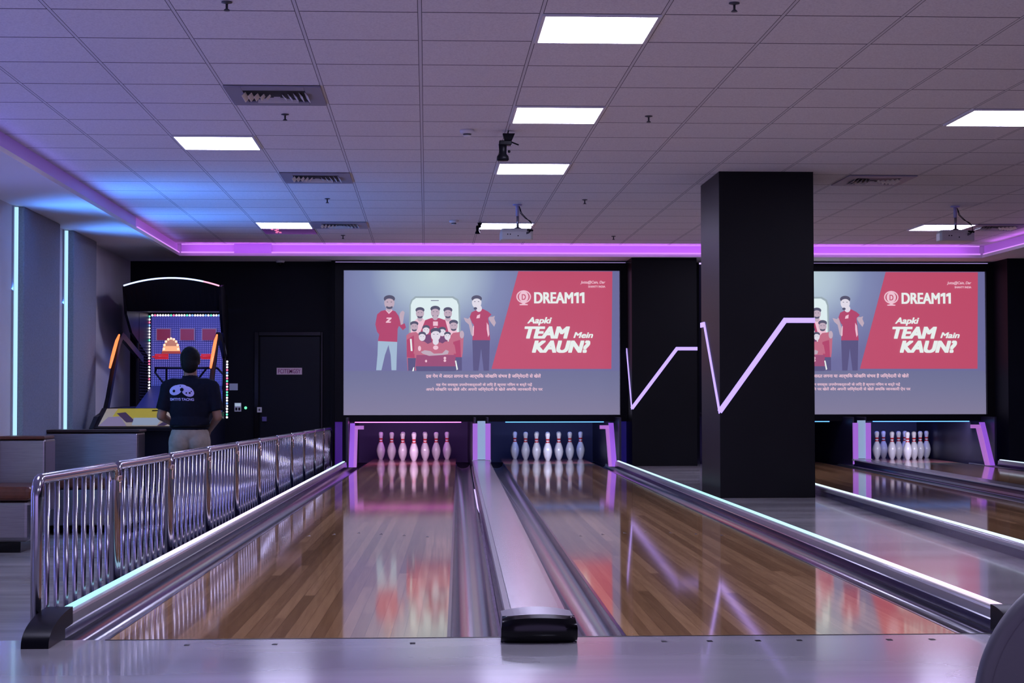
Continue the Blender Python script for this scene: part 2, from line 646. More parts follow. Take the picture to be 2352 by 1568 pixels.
# fabric wall panels and light strips on the left wall
m_cyanstrip = emissive('cyan_led_strip', (0.42, 0.74, 1.0), 1.2)
q = MB()
for ys in (14.4, 12.0, 9.6, 7.2, 4.8):  # tubes of the added strips, all out of view
    q.tube([(-3.72, ys, LOW + 0.5), (-3.72, ys, SOF - 0.015)], 0.017, 10)
struct(q.build('unseen_strip_tubes', m_cyanstrip, smooth=True))
for i, (ya, yb, ys) in enumerate(((16.64, 18.25, 16.54), (18.96, 20.25, 18.82))):
    t = thing('acoustic_panel', (-3.70, ya, LOW), ('grey upholstered wall panel nearest the camera on the left wall', 'grey upholstered wall panel farther back, next to the game machine')[i], 'wall panel', 'grey panels on the left wall')
    MB().box(-3.74, -3.655, ya, yb, LOW, SOF).build('fabric_face', m_fin, t, bevel=0.012)
    t = thing('light_strip', (-3.70, ys, LOW), ('cyan vertical light strip nearest the camera on the left wall', 'cyan vertical light strip farther back on the left wall')[i], 'light strip', 'cyan strips on the left wall')
    q = MB()
    q.tube([(-3.705, ys, LOW + 0.02), (-3.705, ys, SOF - 0.015)], 0.017, 12)
    q.build('glowing_tube', m_cyanstrip, t, smooth=True)
    q = MB()
    q.box(-3.74, -3.722, ys - 0.03, ys + 0.03, LOW, SOF - 0.005)
    q.build('channel', m_grey, t)

# cove light lines (tubes on the ledge and below the ceiling edge)
m_cove = emissive('violet_cove_tube', (0.66, 0.27, 0.98), 1.1)
m_cove_b = emissive('violet_cove_face', (0.36, 0.07, 0.60), 0.42, (0.4, 0.3, 0.5))  # emission paints the tubes' light on the pale fascia
m_cove_dim = emissive('violet_cove_dim', (0.16, 0.05, 0.50), 0.22, (0.4, 0.3, 0.5))  # dim emission paints violet spill where no tube runs


def cove(name, label, x0, x1):
    t = thing(name, ((x0 + x1) / 2, 22.1, SOF), label, 'cove light')
    MB().tube([(x0, 22.07, SOF + 0.030), (x1, 22.07, SOF + 0.030)], 0.010, 8).build('lower_tube', m_cove, t, smooth=True)
    MB().tube([(x0, 22.10, CEIL - 0.006), (x1, 22.10, CEIL - 0.006)], 0.005, 8).build('upper_tube', m_cove, t, smooth=True)
    MB().box(x0, x1, 22.105, 22.12, SOF + 0.02, CEIL).build('glow_painted_face', m_cove_b, t)
    return t


cove('cove_light', 'short violet cove light in the far left ceiling corner', -2.97, -2.33)
cove('cove_light', 'long violet cove light running above the screens', -1.88, 6.85)
t = thing('cove_light', (-3.0, 20, SOF), 'violet cove light turning along the left ceiling edge', 'cove light')
MB().tube([(-2.995, 18.9, SOF + 0.030), (-2.995, 22.05, SOF + 0.030)], 0.010, 8).build('lower_tube', m_cove, t, smooth=True)
MB().box(-3.03, -3.018, 18.9, 22.1, SOF + 0.02, CEIL).build('glow_painted_face', m_cove_b, t)
t = thing('cove_light', (6.9, 14, SOF), 'violet cove light along the right ceiling edge', 'cove light')
MB().tube([(6.885, 6, SOF + 0.030), (6.885, 22.05, SOF + 0.030)], 0.010, 8).build('lower_tube', m_cove, t, smooth=True)
MB().box(6.908, 6.92, 6, 22.1, SOF + 0.02, CEIL).build('glow_painted_face', m_cove_b, t)
q = MB()
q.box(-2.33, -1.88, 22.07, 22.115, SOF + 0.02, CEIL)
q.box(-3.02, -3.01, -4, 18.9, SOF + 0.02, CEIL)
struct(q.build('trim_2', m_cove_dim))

# ------------------------------------------------------------------ CEILING FITTINGS
m_lamp = emissive('white_diffuser', (0.76, 0.74, 1.12), 28.0)


def cell(c, r):
    return GX0 + c * GW, GY0 + r * GL


lab = {(1, 0): 'square white ceiling panel light nearest the camera', (1, 4): 'white panel light second in the middle row, above the black spot fitting',
       (1, 8): 'white panel light just beyond the black spot fitting', (1, 15): 'white panel light behind the left projector',
       (-3, 6): 'white panel light in the left ceiling row, nearer one', (-3, 15): 'white panel light far left, beside the dark panel',
       (6, 4): 'white panel light at the right edge of the picture', (6, 15): 'white panel light peeping out behind the black column',
       (9, 15): 'white panel light behind the right projector',
       (1, -4): 'added unseen white panel light above the camera', (1, -8): 'added unseen white panel light behind the camera', (-3, -3): 'added unseen white panel light left of the camera', (6, -5): 'added unseen white panel light right of the camera'}  # these four are out of view, added to light the room
proto = None
for (c, r), l in lab.items():
    x, y = cell(c, r)
    if proto is None:
        t = thing('ceiling_light', (x + GW / 2, y + GL / 2, CEIL), l, 'ceiling light', 'white square ceiling panels')
        q = MB()
        for a in ((x + .004, x + .022, y + .004, y + GL - .004), (x + GW - .022, x + GW - .004, y + .004, y + GL - .004),
                  (x + .022, x + GW - .022, y + .004, y + .022), (x + .022, x + GW - .022, y + GL - .022, y + GL - .004)):
            q.box(*a, CEIL - 0.012, CEIL - 0.001)
        q.build('frame', m_white, t)
        MB().box(x + .022, x + GW - .022, y + .022, y + GL - .022, CEIL - 0.008, CEIL - 0.002).build('diffuser', m_lamp, t)
        proto, px0, py0 = t, x, y
    else:
        dup(proto, (x - px0, y - py0, 0), l)

m_ventgrey = mat('vent_grey', (0.30, 0.29, 0.36), 0.5, 0.2)
m_louv = mat('vent_louvre', (0.85, 0.80, 0.76), 0.5)
vl = {(-2, 3): 'square grille with slanted louvres nearest the camera, left of the lights', (-2, 9): 'square grille with slanted louvres in the middle of the left row',
      (-2, 15): 'square grille farthest away, beside the far left panel light', (6, 9): 'pale square grille right of the black column',
      (10, 15): 'dark square grille right of the right projector'}
proto = None
for (c, r), l in vl.items():
    x, y = cell(c, r)
    if proto is None:
        t = thing('air_vent', (x + GW / 2, y + GL / 2, CEIL), l, 'vent', 'air grilles in the ceiling')
        q = MB()
        hx0, hx1, hy0, hy1 = x + .11, x + GW - .11, y + .13, y + GL - .13
        q.box(x + .006, hx0, y + .006, y + GL - .006, CEIL - .012, CEIL - .001)
        q.box(hx1, x + GW - .006, y + .006, y + GL - .006, CEIL - .012, CEIL - .001)
        q.box(hx0, hx1, y + .006, hy0, CEIL - .012, CEIL - .001)
        q.box(hx0, hx1, hy1, y + GL - .006, CEIL - .012, CEIL - .001)
        q.build('frame', m_ventgrey, t, bevel=0.003)
        MB().box(hx0, hx1, hy0, hy1, CEIL - .004, CEIL - .001).build('dark_core', m_black, t)
        mx, my = (hx0 + hx1) / 2, (hy0 + hy1) / 2
        for s in (-1, 1):
            for k in range(5):
                w = 0.035 + 0.036 * k
                hh = 0.6 * (0.05 + 0.036 * k)
                xx = mx + s * w
                q = MB()
                q.add([(xx, my - hh, CEIL - .003), (xx, my + hh, CEIL - .003), (xx + s * .022, my + hh + .01, CEIL - .028), (xx + s * .022, my - hh - .01, CEIL - .028),
                       (xx + s * .004, my - hh, CEIL - .003), (xx + s * .004, my + hh, CEIL - .003), (xx + s * .026, my + hh + .01, CEIL - .028), (xx + s * .026, my - hh - .01, CEIL - .028)],
                      [(0, 1, 2, 3), (7, 6, 5, 4), (0, 4, 5, 1), (3, 2, 6, 7), (0, 3, 7, 4), (1, 5, 6, 2)])
                q.build('louvre', m_louv, t)
        for k in range(4):
            yy = my + 0.05 + 0.035 * k
            ww = 0.02 + 0.036 * k
            q = MB()
            q.box(mx - ww, mx + ww, yy, yy + .004, CEIL - .026, CEIL - .003)
            q.build('louvre', m_louv, t)
        proto, px0, py0 = t, x, y
    else:
        dup(proto, (x - px0, y - py0, 0), l)

# dark ceiling panel, its pink reflection painted as glowing marks
x, y = cell(-3, 16)
t = thing('ceiling_panel', (x + GW / 2, y + GL / 2, CEIL), 'dark glossy ceiling panel with a small painted pink reflection beyond the far left light', 'ceiling panel')
MB().box(x + .01, x + GW - .01, y + .01, y + GL - .01, CEIL - .008, CEIL - .001).build('dark_plate', mat('smoked_plate', (0.05, 0.04, 0.09), 0.2), t)
q = MB()
for a, b in ((0.13, 0.05), (0.16, 0.16), (0.19, 0.05), (0.17, 0.3), (0.15, 0.42), (0.19, 0.42)):
    q.box(x + a - .012, x + a + .012, y + b, y + b + .07, CEIL - .014, CEIL - .008)
q.build('painted_pink_reflection', emissive('pink_glow', (1.0, 0.22, 0.5), 0.9), t)

# sprinklers
sp = [(-0.954, 8.66, 'nearest the camera at the top edge, left of the middle'), (-0.94, 12.06, 'just beyond the nearest air grille'), (-0.934, 17.1, 'just beyond the middle air grille'),
      (-0.96, 20.9, 'just beyond the farthest air grille'), (1.477, 8.58, 'at the top edge, right of the nearest panel light'), (1.49, 12.04, 'right of the second panel light'),
      (1.503, 17.1, 'between the left projector and the black column'), (2.171, 20.9, 'far away beside the black column')]
proto = None
for x, y, l in sp:
    if proto is None:
        t = thing('sprinkler', (x, y, CEIL), 'small dark ceiling sprinkler ' + l, 'sprinkler', 'sprinklers in the ceiling')
        MB().lathe([(.001, 0), (.026, -.001), (.026, -.006), (.012, -.009), (.007, -.012)], (x, y, CEIL), 16).build('escutcheon', m_dkgrey, t, smooth=True)
        MB().lathe([(.006, -.008), (.006, -.034), (.012, -.037), (.012, -.04)], (x, y, CEIL), 10).build('body', m_dkgrey, t, smooth=True)
        MB().lathe([(.001, -.04), (.015, -.041), (.016, -.044), (.001, -.044)], (x, y, CEIL), 12).build('deflector', m_dkgrey, t)
        proto, px0, py0 = t, x, y
    else:
        dup(proto, (x - px0, y - py0, 0), 'small dark ceiling sprinkler ' + l)

# smoke detectors
proto = None
for x, y, l in ((0.287, 12.72, 'round white smoke detector nearer the camera'), (0.293, 19.14, 'round smoke detector farther away, left of the left projector')):
    if proto is None:
        t = thing('smoke_detector', (x, y, CEIL), l, 'smoke detector', 'smoke detectors in the ceiling')
        MB().lathe([(.001, 0), (.050, 0), (.052, -.014), (.044, -.026), (.034, -.028)], (x, y, CEIL), 28).build('base', m_white, t, smooth=True)
        MB().lathe([(.030, -.026), (.028, -.040)], (x, y, CEIL), 24).build('sensor_slots', m_dkgrey, t)
        MB().lathe([(.030, -.040), (.026, -.046), (.001, -.047)], (x, y, CEIL), 24).build('cover', m_white, t, smooth=True)
        proto, px0, py0 = t, x, y
    else:
        dup(proto, (x - px0, y - py0, 0), l)

# dome camera under the soffit
t = thing('dome_camera', (-1.84, 22.9, SOF), 'small white dome camera under the ceiling edge above the door', 'camera')
MB().lathe([(.001, 0), (.055, 0), (.055, -.02), (.045, -.03)], (-1.84, 22.9, SOF), 24).build('base', m_white, t, smooth=True)
MB().ball((-1.84, 22.89, SOF - .035), .036, 16, 10).build('dome', m_blackgloss, t, smooth=True)

# track spot / camera fittings


def spot(x, y, k, label):
    t = thing('ceiling_spot', (x, y, CEIL), label, 'spot fitting')
    z = CEIL
    MB().tube([(x, y, z), (x - .004, y, z - .03 * k)], 0.004 * k, 8).build('cord', m_black, t)
    q = MB()
    q.add([(x - .042 * k, y - .03 * k, z - .022 * k), (x + .045 * k, y - .03 * k, z - .022 * k), (x + .045 * k, y + .03 * k, z - .022 * k), (x - .042 * k, y + .03 * k, z - .022 * k),
           (x - .028 * k, y - .02 * k, z - .07 * k), (x + .024 * k, y - .02 * k, z - .07 * k), (x + .024 * k, y + .02 * k, z - .07 * k), (x - .028 * k, y + .02 * k, z - .07 * k)],
          [(3, 2, 1, 0), (4, 5, 6, 7), (0, 1, 5, 4), (1, 2, 6, 5), (2, 3, 7, 6), (3, 0, 4, 7)])
    q.build('mounting_bracket', m_black, t, bevel=0.003)
    q = MB()
    q.box(x - .066 * k, x + .022 * k, y - .035 * k, y + .035 * k, z - .105 * k, z - .072 * k)
    q.build('swivel_block', m_black, t, bevel=0.006)
    MB().tube([(x + .02 * k, y, z - .08 * k), (x + .072 * k, y - .01, z - .102 * k)], 0.005 * k, 8).build('lever', m_black, t)
    MB().lathe([(.03 * k, -.095 * k), (.027 * k, -.13 * k), (.027 * k, -.165 * k), (.041 * k, -.182 * k), (.044 * k, -.205 * k), (.038 * k, -.214 * k), (.001, -.214 * k)], (x - .04 * k, y, z), 24).build('lamp_head', m_black, t, smooth=True)
    MB().ball((x + .004 * k, y - .005, z - .148 * k), .010 * k, 10, 8).build('knob', m_black, t, smooth=True)
    return t


spot(0.580, 12.75, 1.0, 'black adjustable spot fitting hanging between two middle panel lights')
spot(0.570, 19.25, 0.62, 'small black adjustable spot fitting left of the left projector')


def projector(x, y, label, hexa=False):
    t = thing('projector', (x, y, CEIL), label, 'projector')
    m_pole1 = mat('pole_paint', (0.42, 0.40, 0.62), 0.4)
    MB().lathe([(.001, 0), (.045, 0), (.045, -.012), (.018, -.016)], (x, y, CEIL), 20).build('ceiling_plate', m_pole1, t, smooth=True)
    MB().tube([(x, y, CEIL - .01), (x, y, CEIL - .115)], .017, 14).build('outer_pole', m_pole1, t, smooth=True)
    MB().tube([(x + .003, y, CEIL - .11), (x + .003, y, CEIL - .232)], .013, 14).build('inner_pole', m_brushed, t, smooth=True)
    zt = CEIL - .245
    q = MB()
    for a in range(4):
        an = PI / 4 + a * PI / 2
        q.tube([(x + .003, y, zt + .012), (x + .09 * math.cos(an), y + .07 * math.sin(an), zt - .002)], .006, 6)
    q.lathe([(.03, 0.0), (.028, .018), (.014, .022)], (x + .003, y, zt), 16)
    q.build('mount_arms', m_dkgrey, t)
    if hexa:
        pts = [(-.17, -.13), (-.185, -.10), (-.185, .02), (-.12, .13), (.12, .13), (.16, .02), (.165, -.08), (.15, -.13)]
    else:
        pts = [(-.155, -.13), (-.17, -.11), (-.17, .10), (-.15, .13), (.13, .13), (.145, .10), (.145, -.11), (.13, -.13)]
    zb = zt - .108
    n = len(pts)
    q = MB()
    vs = [(x + a, y + b, zb) for a, b in pts] + [(x + a * 1.0, y + b * 1.0, zb + .075) for a, b in pts] + [(x + a * .93, y + b * .88, zt) for a, b in pts]
    fs = [tuple(range(n - 1, -1, -1)), tuple(range(2 * n, 3 * n))]
    for L in (0, n):
        fs += [(L + i, L + (i + 1) % n, L + n + (i + 1) % n, L + n + i) for i in range(n)]
    q.add(vs, fs)
    q.build('housing', mat('projector_ivory', (0.60, 0.60, 0.56), 0.4), t, bevel=0.008)
    q = MB()
    for a, b in ((-.10, .05), (-.075, .05), (.0, .035)):
        q.lathe([(.006, -.133), (.006, -.12)], (x + a, y, zb + b), 10, 'y')
    q.build('port', m_black, t)
    for o in (0.0, 0.012):
        q = MB()
        pa = [(x + .018, y - .01, CEIL - .02), (x + .03 + o, y - .015, CEIL - .09), (x + .075 + o, y - .03, CEIL - .14), (x + .125, y - .06, CEIL - .17 - o), (x + .132, y - .12, CEIL - .21),
              (x + .13, y - .14, CEIL - .26), (x + .105, y - .145, CEIL - .29 + o), (x + .08, y - .135, CEIL - .30 + o)]
        q.tube(pa, .0035, 8)
        q.build('cable', m_black, t, smooth=True)
    MB().tube([(x + .145, y - .145, CEIL - .268), (x + .085, y - .145, CEIL - .262)], .008, 8).build('cable_clip', m_black, t)
    MB().lathe([(.03, -.0), (.032, .015), (.02, .02)], (x - .05, y + .13, zt - .055), 18, 'y').build('lens', m_blackgloss, t)


projector(0.885, 17.55, 'ivory projector on a pole in front of the left screen')
projector(5.20, 17.55, 'greyish projector on a pole in front of the right screen', True)

# ------------------------------------------------------------------ COLUMNS with bent light lines
m_v = emissive('lilac_neon', (0.46, 0.33, 1.0), 1.45)


def ribbon(q, pts, w, th, y):
    """mitred polyline ribbon in a plane (a,z); returns list of polygons pairs"""
    out = []
    n = len(pts)
    L, R = [], []
    for i, p in enumerate(pts):
        p = Vector(p)
        if i == 0:
            d1 = d2 = (Vector(pts[1]) - p).normalized()
        elif i == n - 1:
            d1 = d2 = (p - Vector(pts[i - 1])).normalized()
        else:
            d1 = (p - Vector(pts[i - 1])).normalized()
            d2 = (Vector(pts[i + 1]) - p).normalized()
        nn = Vector((-d1.y, d1.x)) + Vector((-d2.y, d2.x))
        nn.normalize()
        k = nn.dot(Vector((-d1.y, d1.x)))
        nn = nn * (w / 2 / max(0.35, k))
        L.append(p + nn)
        R.append(p - nn)
    return L, R


def column(x0, x1, y0, y1, ztop, vz, label, lt, wv=0.042):
    t = thing('column', ((x0 + x1) / 2, (y0 + y1) / 2, 0), label, 'column')
    MB().box(x0, x1, y0, y1, 0, ztop).build('shaft', m_colblack, t, bevel=0.004)
    v0, v1 = vz
    fx = (x1 - x0)
    q = MB()
    pts = [(x0 - 0.004, v0), (x0 + 0.69 * fx, v1), (x1 + 0.004, v1)]
    L, R = ribbon(q, pts, wv, 0, 0)
    for i in range(2):
        q.poly_xz([L[i], L[i + 1], R[i + 1], R[i]], y0 - 0.010, 0.012)
    pl = [(y1, v1 - 0.0), (y0 + 0.80 * (y1 - y0), v1), (y0 - 0.004, v0)]
    L, R = ribbon(q, pl, wv, 0, 0)
    for i in range(2):
        q.prism_x([tuple(L[i]), tuple(L[i + 1]), tuple(R[i + 1]), tuple(R[i])], x0 - 0.010, x0 + 0.002)
    q.build('neon_line', m_v, t)
    return t


column(2.436, 3.231, 14.95, 15.95, CEIL, (0.715, 1.475), 'big black square column with a lilac bent light line, standing between the lane pairs', None)
column(2.540, 3.351, 22.30, 22.98, SOF, (0.71, 1.450), 'black column with a lilac bent light line against the back wall between the screens', None)

# ------------------------------------------------------------------ LANES
ends = [FOUL + 0.005, 8, 10, 12, 14, 16, 18, 20, 22, 23.3]
GUT = 0.058


def gutter_prof(xa, xb, n=10):
    """half-round channel between two edges"""
    out = []
    for i in range(n + 1):
        t = PI * i / n
        out.append(((xa + xb) / 2 - (xb - xa) / 2 * math.cos(t), -0.002 - GUT * math.sin(t)))
    return out


lane_lbl = {(1, 0): 'glossy wooden bowling lane beside the chrome railing', (1, 1): 'glossy wooden bowling lane right of the silver divider, reflecting the lilac lines',
            (2, 0): 'wooden bowling lane partly hidden behind the big black column', (2, 1): 'wooden bowling lane at the far right whose pins stand behind the divider'}
for pair, off, psi, wm in ((1, OFF1, PSI1, m_wood1), (2, OFF2, PSI2, m_wood2)):
    for k, (xa, xb) in enumerate(((-1.188, -0.0414), (0.5755, 1.7297))):
        cx = (xa + xb) / 2
        t = thing('bowling_lane', (lx(pair, cx, FOUL), FOUL, 0), lane_lbl[(pair, k)], 'bowling lane', 'bowling lanes')
        MB().strip([(xa, -0.05), (xa, 0), (xb, 0), (xb, -0.05)], ends, off, psi).build('lane_boards', wm, t)
        q = MB().strip([(xa, -0.05), (xa, 0.0), (xb, 0.0), (xb, -0.05)], [23.3, 25.5], off, psi)
        q.build('pin_deck', m_deck, t)
        # guide arrows
        for j in range(-3, 4):
            ax = cx + j * 0.142
            ay = FOUL + 4.95 - abs(j) * 0.11
            X = ax + off + psi * ay
            if pair == 1:
                q = MB()
                q.add([(X - .011, ay - .055, .0007), (X, ay - .035, .0007), (X + .011, ay - .055, .0007), (X, ay + .055, .0007)], [(0, 1, 3), (1, 2, 3)])
                q.build('guide_arrow', m_dkgrey, t, recalc=False)
        # the two gutters of the lane
        for (ga, gb, inner) in (((xa - 0.160, xa - 0.012, -1) if k == 0 else (xa - 0.178, xa - 0.012, 1)), ((xb + 0.012, xb + 0.178, 1) if k == 0 else (xb + 0.012, xb + 0.160, -1))):
            q = MB()
            q.strip(gutter_prof(ga, gb), ends, off, psi)
            gt = q.build('gutter', m_gutter, t, smooth=True, recalc=False)
            e = MB()
            s0, s1 = (gb, gb + 0.012) if gb < cx else (ga - 0.012, ga)
            e.strip([(s0, -0.03), (s0, 0.001), (s1, 0.001)] if gb < cx else [(s0, 0.001), (s1, 0.001), (s1, -0.03)], ends, off, psi)
            e.build('gutter_lip', m_gutter_side, gt, recalc=False)
            if (k == 0 and gb < cx) or (k == 1 and ga > cx):
                gt.data.materials[0] = m_gutter_dark

# cappings ------------------------------------------------------------------


def led_line(name, stops):
    m = emissive(name, (1, 1, 1), 1.25)
    g = NT(m)
    co, o = g.xyz()
    r = g.ramp(g.math('DIVIDE', o[1], 16.0), stops)
    g.link(r, g.b.inputs['Emission Color'])
    return m


m_led_l = led_line('colour_run_strip_left', [(0.0, (0.35, 0.82, 0.95)), (0.09, (0.45, 0.85, 1.0)), (0.16, (0.9, 0.75, 1.0)), (0.45, (0.95, 0.72, 1.0)), (0.7, (0.8, 0.8, 1.0)), (1.0, (0.55, 0.85, 1.0))])
m_led_r = led_line('colour_run_strip_right', [(0.0, (0.95, 0.68, 0.95)), (0.10, (0.92, 0.78, 1.0)), (0.22, (0.55, 0.85, 0.95)), (0.5, (0.42, 0.86, 0.95)), (0.8, (0.6, 0.85, 1.0)), (1.0, (0.7, 0.8, 1.0))])
m_led_c = led_line('cool_white_strip', [(0.0, (0.7, 0.9, 1.0)), (1.0, (0.65, 0.95, 1.0))])
cend = [FOUL + 0.06, 10, 14, 18, 21.9]


def outer_cap(pair, side, label):
    off, psi = (OFF1, PSI1) if pair == 1 else (OFF2, PSI2)
    s = side      # -1 left, +1 right
    e = -1.348 if s < 0 else 1.890       # inner edge (gutter side)
    P = lambda d: e + s * d
    y0 = FOUL + 0.06
    t = thing('lane_capping', (P(0.04) + off + psi * y0, y0, 0), label, 'lane edge', 'lit lane edges')

    def seg(prof, name, m, sm=False):
        pr = [(P(d), z) for d, z in prof]
        q = MB()
        q.strip(pr, cend, off, psi)
        return q.build(name, m, t, smooth=sm, recalc=False)
    seg([(0.0, -0.02), (0.0, 0.030), (0.004, 0.034)], 'inner_face', m_gutter_side)
    seg([(0.004, 0.034), (0.006, 0.064), (0.010, 0.072), (0.024, 0.076)], 'silver_band', m_capgrey)
    led = m_led_c if pair == 2 and s < 0 else (m_led_l if s < 0 else m_led_r)
    seg([(0.024, 0.076), (0.026, 0.083), (0.050, 0.083), (0.052, 0.076)], 'light_line', led)
    seg([(0.052, 0.076), (0.062, 0.075), (0.072, 0.070), (0.077, 0.060), (0.078, 0.045)], 'outer_band', m_capgrey, True)
    seg([(0.078, 0.045), (0.078, LOW if (pair == 1 and s < 0) else 0.0)], 'skirt', m_gutter_side)
    return t


c1 = outer_cap(1, -1, 'lit lane edge running beside the chrome railing, cyan at its near end')
c2 = outer_cap(1, 1, 'lit lane edge right of the near lanes, pink at its near end')
outer_cap(2, -1, 'white lit silver lane edge behind the big column, above a dark skirting')
outer_cap(2, 1, 'lit lane edge at the far right beside the last lane')
area('cap_line_light_left', (-1.20, 13.5, 0.10), (0, 0, 0), 0.03, 14, 0.1, (0.8, 0.7, 1))


def cap_nose(x0, x1, ya, yb, parent, name):
    """curved black end piece: arches from the floor up to the capping"""
    q = MB()
    n = 10
    vs, fs = [], []
    for i in range(n + 1):
        t = PI / 2 * i / n
        yy = ya + (yb - ya) * (1 - math.cos(t))
        zz = 0.092 * math.sin(t) ** 0.8 if t > 0 else 0
        vs += [(x0, yy, 0), (x0, yy, zz), (x1, yy, zz), (x1, yy, 0)]
    for i in range(n):
        a, b = 4 * i, 4 * (i + 1)
        fs += [(a, b, b + 1, a + 1), (a + 1, b + 1, b + 2, a + 2), (a + 2, b + 2, b + 3, a + 3), (a + 3, b + 3, b, a)]
    fs.append((4 * n, 4 * n + 3, 4 * n + 2, 4 * n + 1))
    q.add(vs, fs)
    o = q.build(name, m_black, parent, bevel=0.006)
    return autosmooth(o, 40)


cap_nose(-1.325, -1.235, 6.02, 6.43, c1, 'end_cap')
cap_nose(1.985, 2.10, 6.10, 6.32, c2, 'end_cap')

for pair in (1, 2):
    off, psi = (OFF1, PSI1) if pair == 1 else (OFF2, PSI2)
    X = lambda x, y: x + off + psi * y
    y0 = FOUL - 0.02
    t = thing('ball_return_capping', (X(0.267, y0), y0, 0), ('broad silver divider between the two near lanes with a black front end', 'silver divider between the two lanes at the far right')[pair - 1], 'lane divider', 'silver lane dividers')
    ce = [y0, 8, 10, 12, 14, 16, 18, 20, 22.1]
    q = MB()
    q.strip([(0.267 - .110, 0.066), (0.267 - .106, 0.074), (0.267 - .086, 0.076), (0.267 - .084, 0.080), (0.267, 0.082), (0.267 + .084, 0.080), (0.267 + .086, 0.076), (0.267 + .106, 0.074), (0.267 + .110, 0.066)], ce, off, psi)
    autosmooth(q.build('top_cover', m_capgrey, t, recalc=False), 20)
    for s in (-1, 1):
        q = MB()
        pr = [(0.267 + s * .110, 0.066), (0.267 + s * .106, 0.03), (0.267 + s * .118, 0.012), (0.267 + s * .118, -0.01)]
        q.strip(pr, ce, off, psi)
        q.build('side_face', m_gutter_side, t, recalc=False)
    # silver front band and black nose
    xc = X(0.267, 6.15)
    q = MB()
    n = 12
    vs, fs = [], []
    for j, yy in enumerate((6.09, 6.30)):
        for i in range(n + 1):
            u = -1 + 2 * i / n
            vs.append((xc + u * 0.120, yy + (0.0 if j == 0 else 0), 0.078 + 0.014 * (1 - u * u) + 0.004 * j))
        for i in range(n + 1):
            u = -1 + 2 * i / n
            vs.append((xc + u * 0.120, yy, -0.004))
    a = n + 1
    for i in range(n):
        fs += [(i, i + 1, 2 * a + i + 1, 2 * a + i), (a + i, a + i + 1, i + 1, i), (3 * a + i, 3 * a + i + 1, 2 * a + i + 1, 2 * a + i)]
    fs += [(0, a, 3 * a, 2 * a), (n, a + n, 3 * a + n, 2 * a + n)]
    q.add(vs, fs)
    q.build('front_band', mat('satin_silver', (0.26, 0.24, 0.27), 0.35, 0.4), t)
    q = MB()
    vs, fs = [], []
    rows = [(0.0, -0.001, 6.085), (0.02, 0.3, 6.055), (0.06, 0.75, 6.048), (0.9, 0.93, 6.062), (1.0, 1.0, 6.10)]
    hs = [0.0, 0.018, 0.05, 0.076, 0.084]
    for (q0, hh, yy), z in zip(rows, hs):
        for i in range(n + 1):
            u = -1 + 2 * i / n
            bulge = 0.012 * (1 - u * u)
            w = 0.128 if z < 0.06 else 0.122
            vs.append((xc + u * w, yy - bulge + 0.012 * abs(u) ** 6, z + (0.010 * (1 - u * u) if z > 0.05 else 0)))
    m_ = len(rows)
    for j in range(m_ - 1):
        for i in range(n):
            fs.append((j * a + i, j * a + i + 1, (j + 1) * a + i + 1, (j + 1) * a + i))
    # back
    base = len(vs)
    for (i, z) in ((0, 0), (n, 0), (n, 0.084), (0, 0.084)):
        u = -1 + 2 * i / n
        vs.append((xc + u * 0.122, 6.13, z))
    fs += [(base, base + 1, base + 2, base + 3), (0, base, base + 3, (m_ - 1) * a), (n, (m_ - 1) * a + n, base + 2, base + 1)]
    q.add(vs, fs)
    autosmooth(q.build('end_cap', m_blackgloss, t), 50)

# ------------------------------------------------------------------ PINS
prof = [(0.0257, 0.0), (0.0262, 0.004), (0.034, 0.02), (0.045, 0.045), (0.0535, 0.075), (0.0590, 0.105), (0.0605, 0.118), (0.0590, 0.140), (0.0525, 0.170), (0.0430, 0.200), (0.0330, 0.222), (0.0260, 0.240),
        (0.0235, 0.255), (0.0228, 0.265), (0.0232, 0.280), (0.0250, 0.300), (0.0290, 0.325), (0.0322, 0.343), (0.0318, 0.358), (0.0270, 0.372), (0.0160, 0.379), (0.003, 0.381)]
m_pin = mat('pin_lacquer', (0.85, 0.82, 0.86), 0.22, coat=0.4)
m_red = mat('pin_red_band', (0.55, 0.02, 0.03), 0.3)
pin0 = None
row_names = ['head pin at the front', 'left pin of the second row', 'right pin of the second row', 'left pin of the third row', 'middle pin of the third row', 'right pin of the third row',
             'outer left pin of the back row', 'inner left pin of the back row', 'inner right pin of the back row', 'outer right pin of the back row']
sets = [(-0.165, 24.35, 'on the left lane', 'pins at the end of the left lane', -0.007), (1.632, 24.35, 'right of the silver divider', 'pins right of the silver divider', 0.067),
        (6.53, 24.35, 'on the far right lane', 'pins on the far right lane', 0.03)]
for sx, sy, where, grp, ks in sets:
    i = 0
    for r in range(4):
        for c in range(r + 1):
            x = sx + (c - r / 2) * 0.3048 + ks * (0.264 * r)
            y = sy + 0.264 * r
            lbl = 'white bowling pin with red neck bands, ' + row_names[i] + ', ' + where
            lbl = 'white pin, ' + row_names[i] + ', ' + where
            if pin0 is None:
                t = thing('bowling_pin', (x, y, 0), lbl, 'bowling pin', grp)
                MB().lathe(prof, (x, y, 0), 28).build('pin_body', m_pin, t, smooth=True)
                q = MB()
                q.lathe([(0.0268, 0.2385), (0.0246, 0.2560)], (x, y, 0), 28)
                q.lathe([(0.0242, 0.2720), (0.0260, 0.2930)], (x, y, 0), 28)
                q.build('neck_band', m_red, t, smooth=False)
                pin0, px0, py0 = t, x, y
            else:
                o = dup(pin0, (x - px0, y - py0, 0), lbl)
                o['group'] = grp
            i += 1

